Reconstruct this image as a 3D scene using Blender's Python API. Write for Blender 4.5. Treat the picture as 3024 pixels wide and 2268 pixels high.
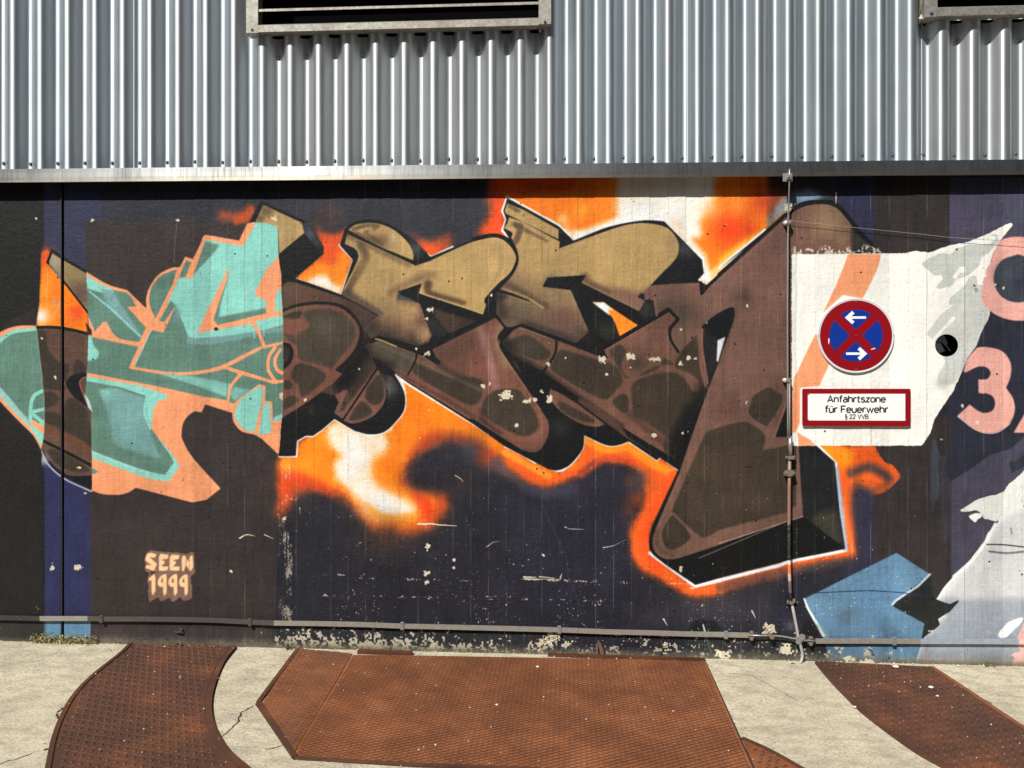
import bpy, bmesh, math, random
import numpy as np
from mathutils import Vector
random.seed(7); rng = np.random.default_rng(7)
sc = bpy.context.scene
for o in list(bpy.data.objects): bpy.data.objects.remove(o)

# ------------------------------------------------------------------ camera
FPX = 2260.0                      # focal length in pixels of the 3024 x 2268 photograph
YAW = math.radians(-3.07)
DIST, EYE = 4.335, 1.54
Fd = Vector((math.sin(YAW), math.cos(YAW), 0)); Rd = Vector((math.cos(YAW), -math.sin(YAW), 0)); Ud = Vector((0, 0, 1))
CAM = Vector((0, -DIST, EYE))
cam = bpy.data.cameras.new('camera'); camo = bpy.data.objects.new('camera', cam); sc.collection.objects.link(camo)
camo.location = CAM; camo.rotation_euler = (math.radians(90), 0, -YAW)
cam.sensor_fit = 'HORIZONTAL'; cam.sensor_width = 36; cam.lens = 36 * FPX / 3024; cam.clip_start = .05; cam.clip_end = 500
sc.camera = camo

# ------------------------------------------------------------------ sky, sun, exposure
SUN = Vector((.49, .857, -1.0)).normalized()          # the way the light travels
w = bpy.data.worlds.new('World'); sc.world = w; w.use_nodes = True
nt = w.node_tree; nt.nodes.clear()
sky = nt.nodes.new('ShaderNodeTexSky'); sky.sky_type = 'NISHITA'; sky.sun_disc = False
sky.sun_elevation = math.asin(-SUN.z); sky.sun_rotation = math.atan2(-SUN.x, -SUN.y) % (2 * math.pi)
sky.air_density = 1.0; sky.dust_density = .6
bg = nt.nodes.new('ShaderNodeBackground'); bg.inputs[1].default_value = .05
wo = nt.nodes.new('ShaderNodeOutputWorld'); nt.links.new(sky.outputs[0], bg.inputs[0]); nt.links.new(bg.outputs[0], wo.inputs[0])
sl = bpy.data.lights.new('sun', 'SUN'); sl.energy = 5.0; sl.angle = math.radians(.53); sl.color = (1, .975, .93)
so = bpy.data.objects.new('sun', sl); sc.collection.objects.link(so); so.rotation_euler = SUN.to_track_quat('-Z', 'Y').to_euler(); so.location = (-3, -5, 8)
sc.view_settings.view_transform = 'Standard'; sc.view_settings.look = 'None'; sc.view_settings.gamma = 1; sc.view_settings.use_curve_mapping = False
sc.view_settings.exposure = .2

# ------------------------------------------------------------------ measuring: where a sight line meets the wall or the ground
def sight(px, py): return Fd + Rd * ((px - 1512) / FPX) + Ud * ((1134 - py) / FPX)
def W(px, py, y=0.0):
    d = sight(px, py); t = (y - CAM.y) / d.y
    return CAM + d * t
_a = W(0, 1893); _b = W(3024, 1968)
G1 = (_b.z - _a.z) / (_b.x - _a.x); G0 = _a.z - G1 * _a.x
def gz(x): return G0 + G1 * x
def GP(px, py, dz=0.0):
    d = sight(px, py)      # CAM.z + t d.z = G0+dz + G1 (CAM.x + t d.x)
    t = (G0 + dz + G1 * CAM.x - CAM.z) / (d.z - G1 * d.x)
    return CAM + d * t
FR = dict(Z1=(0,450,2.4578), Z2=(0,1050,2.4578), Z3=(700,500,2.765), Z4=(1400,500,2.765), Z5=(700,900,2.765), Z6=(1400,900,2.765),
          Z7=(2124,500,2.4578), Z8=(2124,1100,2.4578), Z9=(780,1250,2.765), Z10=(1500,1250,2.765), Z11=(2624,600,5.53), Z12=(2624,1300,5.53),
          Z13=(400,1600,9.217), Z14=(1400,800,5.53), G1=(0,1700,2.212), G2=(700,1700,2.212), G3=(2024,1700,2.212), H1=(0,0,2.212), H2=(1000,0,2.212),
          H3=(2024,0,2.212), P=(0,0,1.0), D=(0,0,.7315), U=(0,0,1.0))
def crv(s, closed, n=7):
    """'Z5: x,y x,y~ ...' : corners and (~) smooth points, measured in a magnified view; returns photo coordinates"""
    fr = FR['P']; P = []; S = []
    for t in s.split():
        if t.endswith(':'): fr = FR[t[:-1]]; continue
        sm = t.endswith('~'); t = t.rstrip('~'); x, y = t.split(',')
        P.append((fr[0] + float(x) / fr[2], fr[1] + float(y) / fr[2])); S.append(sm)
    P = np.array(P); N = len(P); out = []
    for i in range(N if closed else N - 1):
        j = (i + 1) % N; p, q = P[i], P[j]
        if not (S[i] or S[j]): out.append(p); continue
        ch = q - p
        ta = (q - P[i - 1]) / 2 if S[i] and (closed or i > 0) else ch
        tb = (P[(j + 1) % N] - p) / 2 if S[j] and (closed or j < N - 1) else ch
        for k in range(n):
            u = k / n; u2 = u * u; u3 = u2 * u
            out.append((2*u3-3*u2+1)*p + (u3-2*u2+u)*ta + (-2*u3+3*u2)*q + (u3-u2)*tb)
    if not closed: out.append(P[-1])
    return np.array(out)
# ------------------------------------------------------------------ the paint on the wall: a raster drawn here, in wall metres
MM = .0021
MX0, MX1 = W(-60, 1134).x, W(3120, 1134).x
MZ0, MZ1 = gz(MX1) - .12, W(1500, 440).z
CW, CH = int((MX1 - MX0) / MM), int((MZ1 - MZ0) / MM)
IMG = np.zeros((CH, CW, 3), np.float32)
def vn(cell, cy=None, seed=0):
    cy = cy or cell; r = np.random.default_rng(seed)
    gx, gy = int(CW / cell) + 3, int(CH / cy) + 3
    g = r.random((gy, gx)).astype(np.float32)
    x = np.arange(CW) / cell; y = np.arange(CH) / cy
    xi, yi = x.astype(int), y.astype(int); fx = (x - xi).astype(np.float32); fy = (y - yi).astype(np.float32)
    fx = fx * fx * (3 - 2 * fx); fy = fy * fy * (3 - 2 * fy)
    r0 = g[yi][:, xi] * (1 - fx) + g[yi][:, xi + 1] * fx; r1 = g[yi + 1][:, xi] * (1 - fx) + g[yi + 1][:, xi + 1] * fx
    return r0 * (1 - fy)[:, None] + r1 * fy[:, None]
N2 = vn(2.3, seed=1); N5 = vn(5, seed=2); N12 = vn(12, seed=3); N40 = vn(40, seed=4); N120 = vn(120, seed=5); NV = vn(4, 60, seed=6); NH = vn(60, 3, seed=8)
NF = (N5 * .5 + N12 * .3 + N2 * .2)
def tow(P):      # photo points -> raster coordinates
    o = np.empty_like(P)
    for i, (x, y) in enumerate(P):
        v = W(x, y); o[i] = ((v.x - MX0) / MM, (v.z - MZ0) / MM)
    return o
def box1(a, r, ax):
    if r < 1: return a
    pad = [(0, 0), (0, 0)]; pad[ax] = (r + 1, r)
    c = np.cumsum(np.pad(a, pad, mode='edge'), axis=ax, dtype=np.float64)
    n = a.shape[ax]; k = 2 * r + 1
    return ((c[k:k + n] - c[:n]) / k if ax == 0 else (c[:, k:k + n] - c[:, :n]) / k).astype(np.float32)
def blur(a, s):
    if s < .5: return a
    r = max(1, int(round(s * 1.7 / 2 + .2)))
    for _ in range(2): a = box1(box1(a, r, 0), r, 1)
    if s > 3: a = box1(box1(a, r, 0), r, 1)
    return a
K = 1.9e-3 / MM     # raster pixels per photo pixel (about)
def mask(s, soft=.8, rough=0.0):
    P = tow(crv(s, True)); so = soft * K; pad = int(so * 3 + 4)
    x0, x1 = int(P[:, 0].min()) - pad, int(P[:, 0].max()) + pad + 1; y0, y1 = int(P[:, 1].min()) - pad, int(P[:, 1].max()) + pad + 1
    x0, y0 = max(x0, 0), max(y0, 0); x1, y1 = min(x1, CW), min(y1, CH)
    if x1 <= x0 or y1 <= y0: return None
    m = np.zeros((y1 - y0, x1 - x0), np.float32); Q = np.roll(P, -1, 0)
    for yy in range(y1 - y0):
        y = yy + y0 + .5; c = (P[:, 1] <= y) != (Q[:, 1] <= y)
        if not c.any(): continue
        xs = np.sort(P[c, 0] + (y - P[c, 1]) / (Q[c, 1] - P[c, 1]) * (Q[c, 0] - P[c, 0])) - x0
        for a, b in zip(xs[::2], xs[1::2]):
            a = max(a, 0); b = min(b, m.shape[1] - .001)
            if b <= a: continue
            ia, ib = int(a), int(b); m[yy, ia:ib + 1] = 1
            m[yy, ia] = 1 - (a - ia); m[yy, ib] = b - ib
    m = blur(m, so)
    if soft >= 5:
        e = 4 * m * (1 - m); m = np.clip(m + e * ((N40[y0:y1, x0:x1] - .5) * .42 + (N2[y0:y1, x0:x1] - .5) * .26 + (N12[y0:y1, x0:x1] - .5) * .16), 0, 1)
    if rough:
        m = blur(m, 2.0); n = NF[y0:y1, x0:x1]
        m = np.clip((m + (n - .5) * rough * 1.6 * (1 - abs(2 * m - 1)) ** .5 - .5) * 3.5 + .5, 0, 1)
    return m, x0, y0
def put(mk, col, a=1.0, clip=None, tex=0.0, grad=None):
    if mk is None: return
    m, x0, y0 = mk; h, w_ = m.shape
    if clip is not None:
        c, cx, cy = clip; full = np.zeros_like(m)
        ax0, ay0 = max(x0, cx), max(y0, cy); ax1, ay1 = min(x0 + w_, cx + c.shape[1]), min(y0 + h, cy + c.shape[0])
        if ax1 <= ax0 or ay1 <= ay0: return
        full[ay0 - y0:ay1 - y0, ax0 - x0:ax1 - x0] = c[ay0 - cy:ay1 - cy, ax0 - cx:ax1 - cx]; m = m * full
    m = m * a
    if tex: m = m * np.clip(1 - tex + 2 * tex * (NF[y0:y0 + h, x0:x0 + w_] * .6 + N40[y0:y0 + h, x0:x0 + w_] * .4), 0, 1)
    col = np.array(col, np.float32) / 255
    if grad:       # (colour2, p1, p2) photo points
        c2, p1, p2 = grad; q = tow(np.array([p1, p2], float)); d = q[1] - q[0]
        X, Y = np.meshgrid(np.arange(x0, x0 + w_), np.arange(y0, y0 + h))
        t = np.clip(((X - q[0, 0]) * d[0] + (Y - q[0, 1]) * d[1]) / (d @ d), 0, 1); t = (t * t * (3 - 2 * t))[..., None]
        col = col * (1 - t) + np.array(c2, np.float32) / 255 * t
    v = IMG[y0:y0 + h, x0:x0 + w_]; v += (col - v) * m[..., None]
def F(s, col, soft=.8, a=1.0, rough=0.0, clip=None, tex=0.0, grad=None):
    m = mask(s, soft, rough); put(m, col, a, clip, tex, grad); return m
def lmask(s, wd, soft=.8, w2=None):
    P = tow(crv(s, False)); so = max(soft * K, .5); R = max(wd, w2 or 0) * K / 2 + so * 2 + 3
    x0, x1 = int(P[:, 0].min() - R), int(P[:, 0].max() + R) + 1; y0, y1 = int(P[:, 1].min() - R), int(P[:, 1].max() + R) + 1
    x0, y0 = max(x0, 0), max(y0, 0); x1, y1 = min(x1, CW), min(y1, CH)
    if x1 <= x0 or y1 <= y0: return None
    m = np.zeros((y1 - y0, x1 - x0), np.float32); n = len(P) - 1
    for i in range(n):
        a, b = P[i], P[i + 1]; r0 = (wd + ((w2 or wd) - wd) * i / n) * K / 2; r1 = (wd + ((w2 or wd) - wd) * (i + 1) / n) * K / 2
        bx0, bx1 = int(max(min(a[0], b[0]) - R, x0)), int(min(max(a[0], b[0]) + R + 1, x1)); by0, by1 = int(max(min(a[1], b[1]) - R, y0)), int(min(max(a[1], b[1]) + R + 1, y1))
        if bx1 <= bx0 or by1 <= by0: continue
        X, Y = np.meshgrid(np.arange(bx0, bx1) + .5, np.arange(by0, by1) + .5); d = b - a; L2 = max(d @ d, 1e-6)
        t = np.clip(((X - a[0]) * d[0] + (Y - a[1]) * d[1]) / L2, 0, 1)
        e = np.hypot(X - a[0] - t * d[0], Y - a[1] - t * d[1]) - (r0 + (r1 - r0) * t)
        v = np.clip(.5 - e / (2 * so), 0, 1); v = v * v * (3 - 2 * v); sub = m[by0 - y0:by1 - y0, bx0 - x0:bx1 - x0]; np.maximum(sub, v, out=sub)
    return m, x0, y0
def L(s, wd, col, soft=.8, a=1.0, w2=None, clip=None, tex=0.0): put(lmask(s, wd, soft, w2), col, a, clip, tex)
def spot(fr, x, y, r, col, a=1.0, clip=None, tex=0.0, sx=1.0):     # one airbrush puff
    f = FR[fr]; c = tow(np.array([(f[0] + x / f[2], f[1] + y / f[2])]))[0]; R = r / f[2] * K
    x0, x1 = int(c[0] - 2.2 * R * sx), int(c[0] + 2.2 * R * sx); y0, y1 = int(c[1] - 2.2 * R), int(c[1] + 2.2 * R)
    x0, y0 = max(x0, 0), max(y0, 0); x1, y1 = min(x1, CW), min(y1, CH)
    if x1 <= x0 or y1 <= y0: return
    X, Y = np.meshgrid(np.arange(x0, x1), np.arange(y0, y1))
    m = np.exp(-(((X - c[0]) / sx) ** 2 + (Y - c[1]) ** 2) / (R * R)).astype(np.float32)
    put((m, x0, y0), col, a, clip, tex)

NAVY=(47,47,60); SLATE=(60,60,71); CHAR=(68,58,57); PEACH=(240,166,122); TEAL=(148,209,197); SAGE=(108,142,128); BGR=(132,168,170)
TAN=(190,161,110); MAUVE=(132,101,87); RED=(131,92,78); CELL=(78,65,51); BLK=(21,23,25); ORG=(252,142,24); RORG=(238,92,32); YEL=(253,176,50); WHT=(240,238,232)
IMG[:] = np.array(NAVY, np.float32) / 255
# ---- plain grounds
F("P: 0,400 3200,400 3200,700 0,700", SLATE, 60)
F("P: 780,400 1560,400 1560,760 780,760", (62,61,72), 25, .8)
F("Z9: 100,650 2212,500 2212,1660 60,1660", (47,47,58), 30)
F("Z10: 0,420 950,380 980,1250 1200,1400 0,1500", (50,48,68), 30, .7)
F("Z10: 1100,1450 2212,1300 2212,1659 900,1659", (66,65,76), 25, .9)
F("P: 100,400 290,400 290,1960 100,1960", (60,62,92), 1)
F("P: 100,1300 290,1300 290,1960 100,1960", (50,54,102), 20)
F("P: 265,400 300,400 300,700 265,700", (60,62,100), 12, .7)
F("P: 125,1825 275,1825 275,1960 125,1960", (108,146,174), 1, 1, .3)
F("Z1: 0,0 303,0 303,560 308,620 295,800 285,1090 262,1255 0,1350", (39,38,36), 1)
F("Z2: 0,0 320,0 303,690 318,1200 328,1659 0,1659", (36,35,34), 1)
F("P: -80,400 130,400 130,1960 -80,1960", (38,37,35), 1)
F("P: 118,700 128,700 132,1810 126,1810", (30,30,32), 2)
# charcoal panel
F("Z1: 615,520 700,495~ 1300,492 1800,512 2015,530 2050,1650 Z2: 2050,420 2020,900 2005,1659 P: 812,1960 268,1960 268,1600 Z1: 640,1659 660,1250 620,860", CHAR, .8, 1, .15)
# ---- far right grounds
F("Z7: 845,60 1120,60 1120,620 845,620", (58,58,92), 1.2)
F("Z8: 960,500 1125,500 1125,1500 900,1500", (58,57,80), 6)
F("Z7: 1120,60 1672,60 1672,640 1120,640", (64,57,56), .8)
F("Z8: 1122,520 1682,300 1682,1659 1122,1659", (67,59,60), .8)
F("Z7: 1670,60 2600,60 2600,1000 1670,1000", (86,82,104), .8)
F("Z8: 1680,-300 2600,-300 2600,1300 1680,1900", (86,83,102), .8)
F("Z8: 1535,480 1600,480 1590,700 1600,860 1560,960 1540,1060 1530,800", (76,84,96), 2, .8, .5)
F("Z8: 1560,330 1640,300 1700,370~ 1690,480~ 1640,620 1600,600 1560,460", (62,54,52), 1.5)
F("Z8: 1600,600 1630,590 1640,700 1690,800 1680,1100 1640,1250 1600,1240", (70,70,86), 2, .5, .6)
F("Z7: 1500,1659 1760,1430 1960,1050 2212,1100 2400,1100 2400,1659 Z8: 2400,380 2212,460 2120,550 1960,600 1840,690 1680,790 1630,700 1690,420 1660,280 1700,60", (52,54,72), 1, 1, .3, tex=.12)
F("Z12: 1960,360 2212,190 2300,300 2212,430 1990,540", (56,64,72), 2, 1, .3)
F("Z12: 1960,330 2100,200 2212,160 2212,230 2030,360", (80,76,96), 1, 1, .3)
spot('Z7', 2160, 330, 120, (92,100,110), .5); spot('Z7', 1900, 300, 100, (96,92,112), .5)
# ---- fires
L("Z3: 0,420 90,370~ 110,330", 24, RORG, 9, .75); spot('Z3', 90, 340, 45, (190,90,50), .6)
F("Z1: 1590,490 1590,400~ 1680,440~ 1820,400~ 1850,480 1800,510", (205,95,45), 9, .8)
F("Z3: 640,420~ 700,520 860,520~ 900,480 960,700 850,1030 470,895 700,690 660,560~", (120,68,48), 18, 0.6)
F("Z3: 640,420~ 700,520 860,520~ 900,480 960,700 850,1030 470,895 700,690 660,560~", (238,100,35), 8, .95)
spot('Z3', 760, 380, 110, (120,75,55), .45); spot('Z3', 650, 450, 50, (90,65,55), .6)
F("Z3: 850,640 950,740 850,1030 470,895 640,760~ 800,760~", (252,150,30), 10)
F("Z3: 480,900 590,900~ 720,860~ 830,960~ 870,900 850,1030", (238,236,230), 8, .95)
F("Z3: 1400,500 1560,580~ 1750,520 1760,660 1580,715", (226,100,45), 9, .8)
F("Z3: 1480,600 1620,640~ 1760,620 1580,715", (240,100,40), 6, .9)
F("Z4: 20,535 110,400~ 180,230 270,200 270,560", (120,68,48), 18, 0.6)
F("Z4: 20,535 110,400~ 180,230 270,200 270,560", RORG, 10)
F("Z4: 150,-60 2212,-60 2400,-60 2400,480 Z7: 480,160 480,320 0,740 Z4: 1880,960 800,580 240,240 235,230", (250,140,32), 6)
F("Z4: 120,-40 900,-40 800,180 250,220 110,300", (226,92,36), 12, .85)
F("Z4: 1180,-40 2000,-40 1950,240~ 1850,420~ 1860,560 1740,560~ 1640,440~ 1400,410 1150,460 830,560 700,440 900,520~ 1140,430~ 1170,290~", (238,236,228), 9)
spot('Z4', 1330, 200, 150, (246,226,196), .8); spot('Z4', 1920, 330, 90, (250,200,140), .7); spot('Z4', 890, 340, 60, YEL, .8); spot('Z4', 720, 410, 45, (248,220,170), .7)
spot('Z4', 1350, 330, 120, (232,234,232), .8); spot('Z4', 1780, 250, 110, (240,232,215), .7)
F("Z4: 1770,560 1870,600~ 1960,620 1900,760 1780,600", (250,140,30), 6)
F("Z4: 1890,800 2212,450 2212,640 1910,930", (252,150,34), 5)
spot('Z4', 2080, 500, 140, (235,78,30), .95); spot('Z4', 2110, 180, 90, (245,140,50), .7); spot('Z7', 330, 230, 130, (232,92,38), .8); spot('Z7', 120, 250, 70, (246,150,70), .7); spot('Z7', 200,430,70,(236,80,30),.7)
F("Z7: 0,640~ 170,520~ 330,430 300,470 0,730", (254,196,60), 5, .8)
F("Z4: 1890,860 1930,940 2212,650 2212,600", (246,230,190), 4, .7)
F("Z4: 1830,890 1900,840 1940,900 1905,940", (235,235,232), 4)
L("Z4: 860,540~ 1150,440~ 1380,395~ 1560,405 1700,520 1860,720 1895,850", 24, (238,238,234), 12, .9); L("Z4: 600,420 810,560 900,530", 16, (238,238,234), 7, .8)
# lower left fire
F("Z9: 130,262 262,262 270,160 520,0 1000,-430 1190,-400 1700,-20 2300,360 2300,560 2000,420~ 1850,300~ 1700,220~ 1520,160~ 1340,230~ 1180,320~ 1160,450~ 1300,520~ 1500,590~ 1500,700~ 1380,830~ 1230,900~ 1000,880~ 820,820~ 680,640~ 540,560~ 400,540~ 250,590~ 200,700~ 110,760", (118,66,44), 26, 0.8)
F("Z9: 130,262 262,262 270,160 520,0 1000,-430 1190,-400 1700,-20 2300,360 2300,560 2000,420~ 1850,300~ 1700,220~ 1520,160~ 1340,230~ 1180,320~ 1160,450~ 1300,520~ 1500,590~ 1500,700~ 1380,830~ 1230,900~ 1000,880~ 820,820~ 680,640~ 540,560~ 400,540~ 250,590~ 200,700~ 110,760", (214,96,42), 11)
F("Z9: 130,262 262,262 270,160 520,0 1000,-430 1190,-400 1700,-20 2300,360 2300,480 1900,250~ 1650,130~ 1400,140~ 1200,260~ 1120,400~ 1150,520~ 1350,600~ 1390,700~ 1250,830~ 1000,840~ 840,780~ 680,600~ 540,500~ 400,460~ 250,430~ 130,400", (252,142,24), 11)
F("Z9: 130,400 300,410~ 420,470 560,560 700,650 600,620~ 420,560~ 260,560~ 200,640~ 130,660", (232,88,36), 10, .9)
F("Z9: 150,690 200,650 180,780 120,800", (150,70,50), 8, .7)
F("Z9: 1180,560 1320,600~ 1400,720~ 1330,800 1260,760 1240,660", (236,84,32), 9)
F("Z9: 1180,300~ 1330,90~ 1540,90~ 1750,170~ 1900,280~ 1760,290~ 1550,150~ 1400,180~ 1250,260~", (226,84,36), 12, .9)
F("Z9: 500,10 640,0 800,100~ 1000,80 1010,200~ 920,260~ 860,380~ 920,500~ 1060,600~ 1180,650~ 1240,730~ 1100,760~ 950,740~ 820,650~ 790,600~ 620,480~ 570,330~ 640,260~ 560,200~", (251,196,120), 20, 0.85)
F("Z9: 500,10 640,0 800,100~ 1000,80 1010,200~ 920,260~ 860,380~ 920,500~ 1060,600~ 1180,650~ 1240,730~ 1100,760~ 950,740~ 820,650~ 790,600~ 620,480~ 570,330~ 640,260~ 560,200~", (243,232,212), 9)
F("Z9: 560,20 800,90 830,300~ 700,470~ 640,400~ 660,200~", (240,238,234), 14, .8); spot('Z9', 950, 680, 110, (243,243,243), .9, sx=1.4); spot('Z9', 780, 560, 70, (244,240,230), .8)
spot('Z9', 620, 90, 55, (246,214,170), .7); spot('Z9', 900, 220, 70, (246,220,185), .7); spot('Z9', 330, 330, 60, YEL, .4); spot('Z9',180,330,50,YEL,.7)
F("Z9: 830,640 1000,740~ 1220,740 1300,700 1240,790~ 1000,800~ 860,740~", (253,170,50), 8, .8)
spot('Z9', 1580, 270, 170, (62,62,76), .95, sx=1.4); spot('Z9', 1430, 400, 140, (52,50,60), .95, sx=1.6); spot('Z9', 1680, 240, 70, (82,90,108), .6); spot('Z9',1300,480,80,(46,44,50),.85,sx=1.6)
spot('Z9', 1820, 300, 70, (170,80,48), .8, sx=1.4); spot('Z9', 1620, 480, 90, (76,56,50), .6)
spot('Z9', 1000, 930, 170, (100,66,46), .55, sx=1.5); spot('Z9', 330, 640, 120, (62,56,56), .6)
L("Z9: 1900,330~ 2050,420~ 2212,540~ Z10: 150,500~ 300,560 500,540", 40, (74,80,104), 16, .7)
# middle and right band
F("Z10: -20,190 340,380~ 480,350~ 600,200 610,90 985,145 1245,270 1390,380 1150,900 1160,1060 1280,1150 1540,1320 2212,1160 Z8: 500,1365 920,1280 860,800 835,650 700,530 1120,520 1160,600 1300,700 1315,760~ 1250,830~ 1130,880~ 1000,830~ 985,1000 990,1330 Z10: 2400,1180 2212,1230~ 1900,1330~ 1600,1410~ 1450,1390~ 1250,1290~ 1060,1160~ 1000,980~ 1020,820~ 1100,640~ 1100,480~ 1040,370~ 900,320~ 700,310~ 560,430~ 400,500~ 200,500~ -20,330", (128,66,42), 20, 0.75)
F("Z10: -20,190 340,380~ 480,350~ 600,200 610,90 985,145 1245,270 1390,380 1150,900 1160,1060 1280,1150 1540,1320 2212,1160 Z8: 500,1365 920,1280 860,800 835,650 700,530 1120,520 1160,600 1300,700 1315,760~ 1250,830~ 1130,880~ 1000,830~ 985,1000 990,1330 Z10: 2400,1180 2212,1230~ 1900,1330~ 1600,1410~ 1450,1390~ 1250,1290~ 1060,1160~ 1000,980~ 1020,820~ 1100,640~ 1100,480~ 1040,370~ 900,320~ 700,310~ 560,430~ 400,500~ 200,500~ -20,330", (246,112,40), 8)
F("Z10: -20,190 340,380~ 420,400 620,330 -20,250 ", (253,160,40), 8, .8)
L("Z10: -20,240 160,340~ 330,430~", 20, (253,165,50), 7, .9); L("Z10: 640,140 800,210~ 980,190 1180,330 1330,400", 26, (253,158,36), 8, .9)
L("Z10: 1340,430 1150,800~ 1110,1000~ 1230,1170~", 26, (252,98,34), 10, .8); L("Z10: 600,420 800,290~ 1020,330", 20, (222,86,44), 10, .7)
spot('Z10', 1050, 620, 70, (160,78,44), .9); spot('Z10', 1060, 460, 80, (84,76,82), .9); spot('Z10', 990, 470, 50, (110,66,46), .7); spot('Z10', 980,700,70,(110,66,48),.7)
F("Z8: 700,530 900,530 1000,600~ 900,700 840,660", (252,160,30), 8)
F("Z8: 1000,560 1120,540 1160,610 1290,710 1150,690~ 980,640~", (240,106,34), 8, .9)
L("Z8: 960,730 1080,690~ 1180,730~ 1230,770", 24, (76,70,80), 15, .9); L("Z8: 990,810~ 1120,850~ 1230,800", 16, (150,84,48), 10, .7); L("Z8: 990,780~ 1100,800~ 1200,830", 12, (190,92,44), 7, .6)
F("Z8: 960,820 1030,840 1120,880 1120,1400 1010,1300 960,1000", (58,57,80), 10, .9)
L("Z8: 880,900 920,1100~ 960,1290", 16, (250,150,90), 8, .6)
L("Z8: 0,1560~ 500,1440~ 900,1370~", 26, (84,74,84), 10, .6)
F("Z8: 1128,530 1165,605 1205,655 1255,668 1312,738 1315,762 1265,818 1200,872 1125,892 1125,1310 1530,1500 1530,530", (67,59,60), .8, 1, .2)
# white rims where the black meets the fire
WR = (238,240,240)
for s in ("Z10: -20,190 200,290~ 400,385~ 490,350~ 560,280~ 610,200 618,92 800,175~ 900,175~ 985,145 1215,298 1245,268 1390,380",
          "Z5: 1260,545 1400,650 Z9: 1700,0 2212,320", "Z5: 1270,550 1360,700~ 1365,850~ 1300,950~ 1200,1040~ 1080,1060~ 960,1030 795,930 690,1020 620,1072 560,1070 490,1110 482,1236 345,1236",
          "Z4: 285,560 230,500 262,410 230,340 270,225 690,460 810,585 1100,470~ 1380,412~ 1550,420 1860,740 1880,850 1825,905 1910,955 2212,645 Z7: 0,715 330,440",
          "Z3: 470,897 850,1035 950,740 840,620", "Z3: 1560,700 1585,718 1760,635"):
    L(s, 8, WR, 2.2, .95)
L("Z5: 1265,545 1340,620~ 1375,720", 18, WR, 5, .9, 4); L("Z5: 800,925 1080,1065 1250,1010", 16, WR, 8, .7)
L("Z10: 1160,1060 1530,1330 2212,1160 Z8: 500,1372 915,1290 880,1000 840,660 700,520", 11, (236,238,242), 3.5, 1)
L("Z8: 850,700 885,1000 915,1280", 14, (170,180,200), 5, .8)
# steel blue haze round the top of the big leg
F("Z7: 340,400 400,290~ 500,190~ 580,160 760,180 700,225 560,250 430,350 340,420", (138,162,182), 7, .95, tex=.25); spot('Z7', 640, 190, 50, (130,150,180), .8, tex=.4)
# ---- black body of the lettering
F("Z3: 100,430 195,255 570,430 705,630 705,690 470,895 850,1030 945,740 840,620 880,490 960,430~ 1080,410~ 1200,430~ 1330,500~ 1450,590~ 1580,715 1760,640~ 1950,565~ 2110,532 Z4: 220,545 285,560 238,490 262,410 238,340 270,235 690,465 810,583 1100,470~ 1380,418~ 1550,425 1860,740 1875,850 1825,905 1910,950 2212,650 Z7: 0,720 330,450 490,310~ 600,240~ 720,225~ 840,250~ 920,320~ 1000,430 1100,520 1170,620 1100,640 Z8: 690,525 835,650 870,1000 912,1280 500,1362 0,1490 Z10: 1530,1320 1280,1150 1175,1060~ 1152,980~ 1172,850 1388,382 1245,273 1215,303 985,148 900,178~ 800,178~ 622,98 612,200~ 560,280~ 490,350~ 400,385~ 330,375 -20,192 Z9: 1700,2 Z5: 1400,640 1275,550 1362,710~ 1365,850~ 1300,950~ 1200,1038~ 1080,1058~ 960,1030 795,932 690,1022 620,1070 560,1070 490,1110 480,1235 340,1235 Z3: 370,1100 345,700 330,430", BLK, .7)
# openings in the lettering
F("Z4: 965,1085 1060,1088 1150,1150~ 1340,1275 1190,1368 1120,1200~", (252,146,34), 1)
F("Z4: 965,1085 1060,1088 1130,1150 1100,1150~ 1110,1200", (232,236,238), 2.5)
L("Z4: 1185,1368 1340,1278", 5, WR, 1.5)
# grey glints on the black sides
def face(s, col, soft=.8, **k): return F(s, col, soft, **k)
G_ = (58,66,72)
m = mask("Z3: 535,440 572,432 705,640 690,690 550,525"); put(m, G_, .9); spot('Z3', 600, 530, 50, (95,105,112), .7, m); spot('Z3', 690, 660, 40, BLK, .8, m)
m = mask("Z3: 1360,540 1450,590 1580,718 1460,785 1440,680~"); spot('Z3', 1450, 650, 70, (78,88,92), .9, m)
m = mask("Z4: 1560,440 1860,740 1875,850 1825,905 1450,945 1640,760 1680,640"); spot('Z4', 1720, 650, 90, (84,90,98), .8, m); spot('Z4', 1600, 870, 90, (40,40,44), .6, m)
m = mask("Z5: 1150,540 1270,590 1362,710 1365,850 1200,1038 1230,700"); spot('Z5', 1235, 680, 90, (120,120,120), .85, m); spot('Z5', 1260, 600, 50, (100,85,80), .7, m)
spot('Z5', 600, 860, 40, (70,68,62), .6, sx=.7); spot('Z6', 700, 1000, 90, (48,52,50), .8); spot('Z6', 760, 300, 80, (40,42,42), .4)
m = mask("Z8: 575,530 700,530 835,650 870,1000 905,1270 610,1050"); put(m, (46,48,54), .6, tex=.3); spot('Z8', 700, 560, 60, BLK, .8, m)
F("Z8: 615,1040 850,1000 895,1230 880,1270 770,1190", (78,76,58), 10, .8, clip=m)
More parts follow.
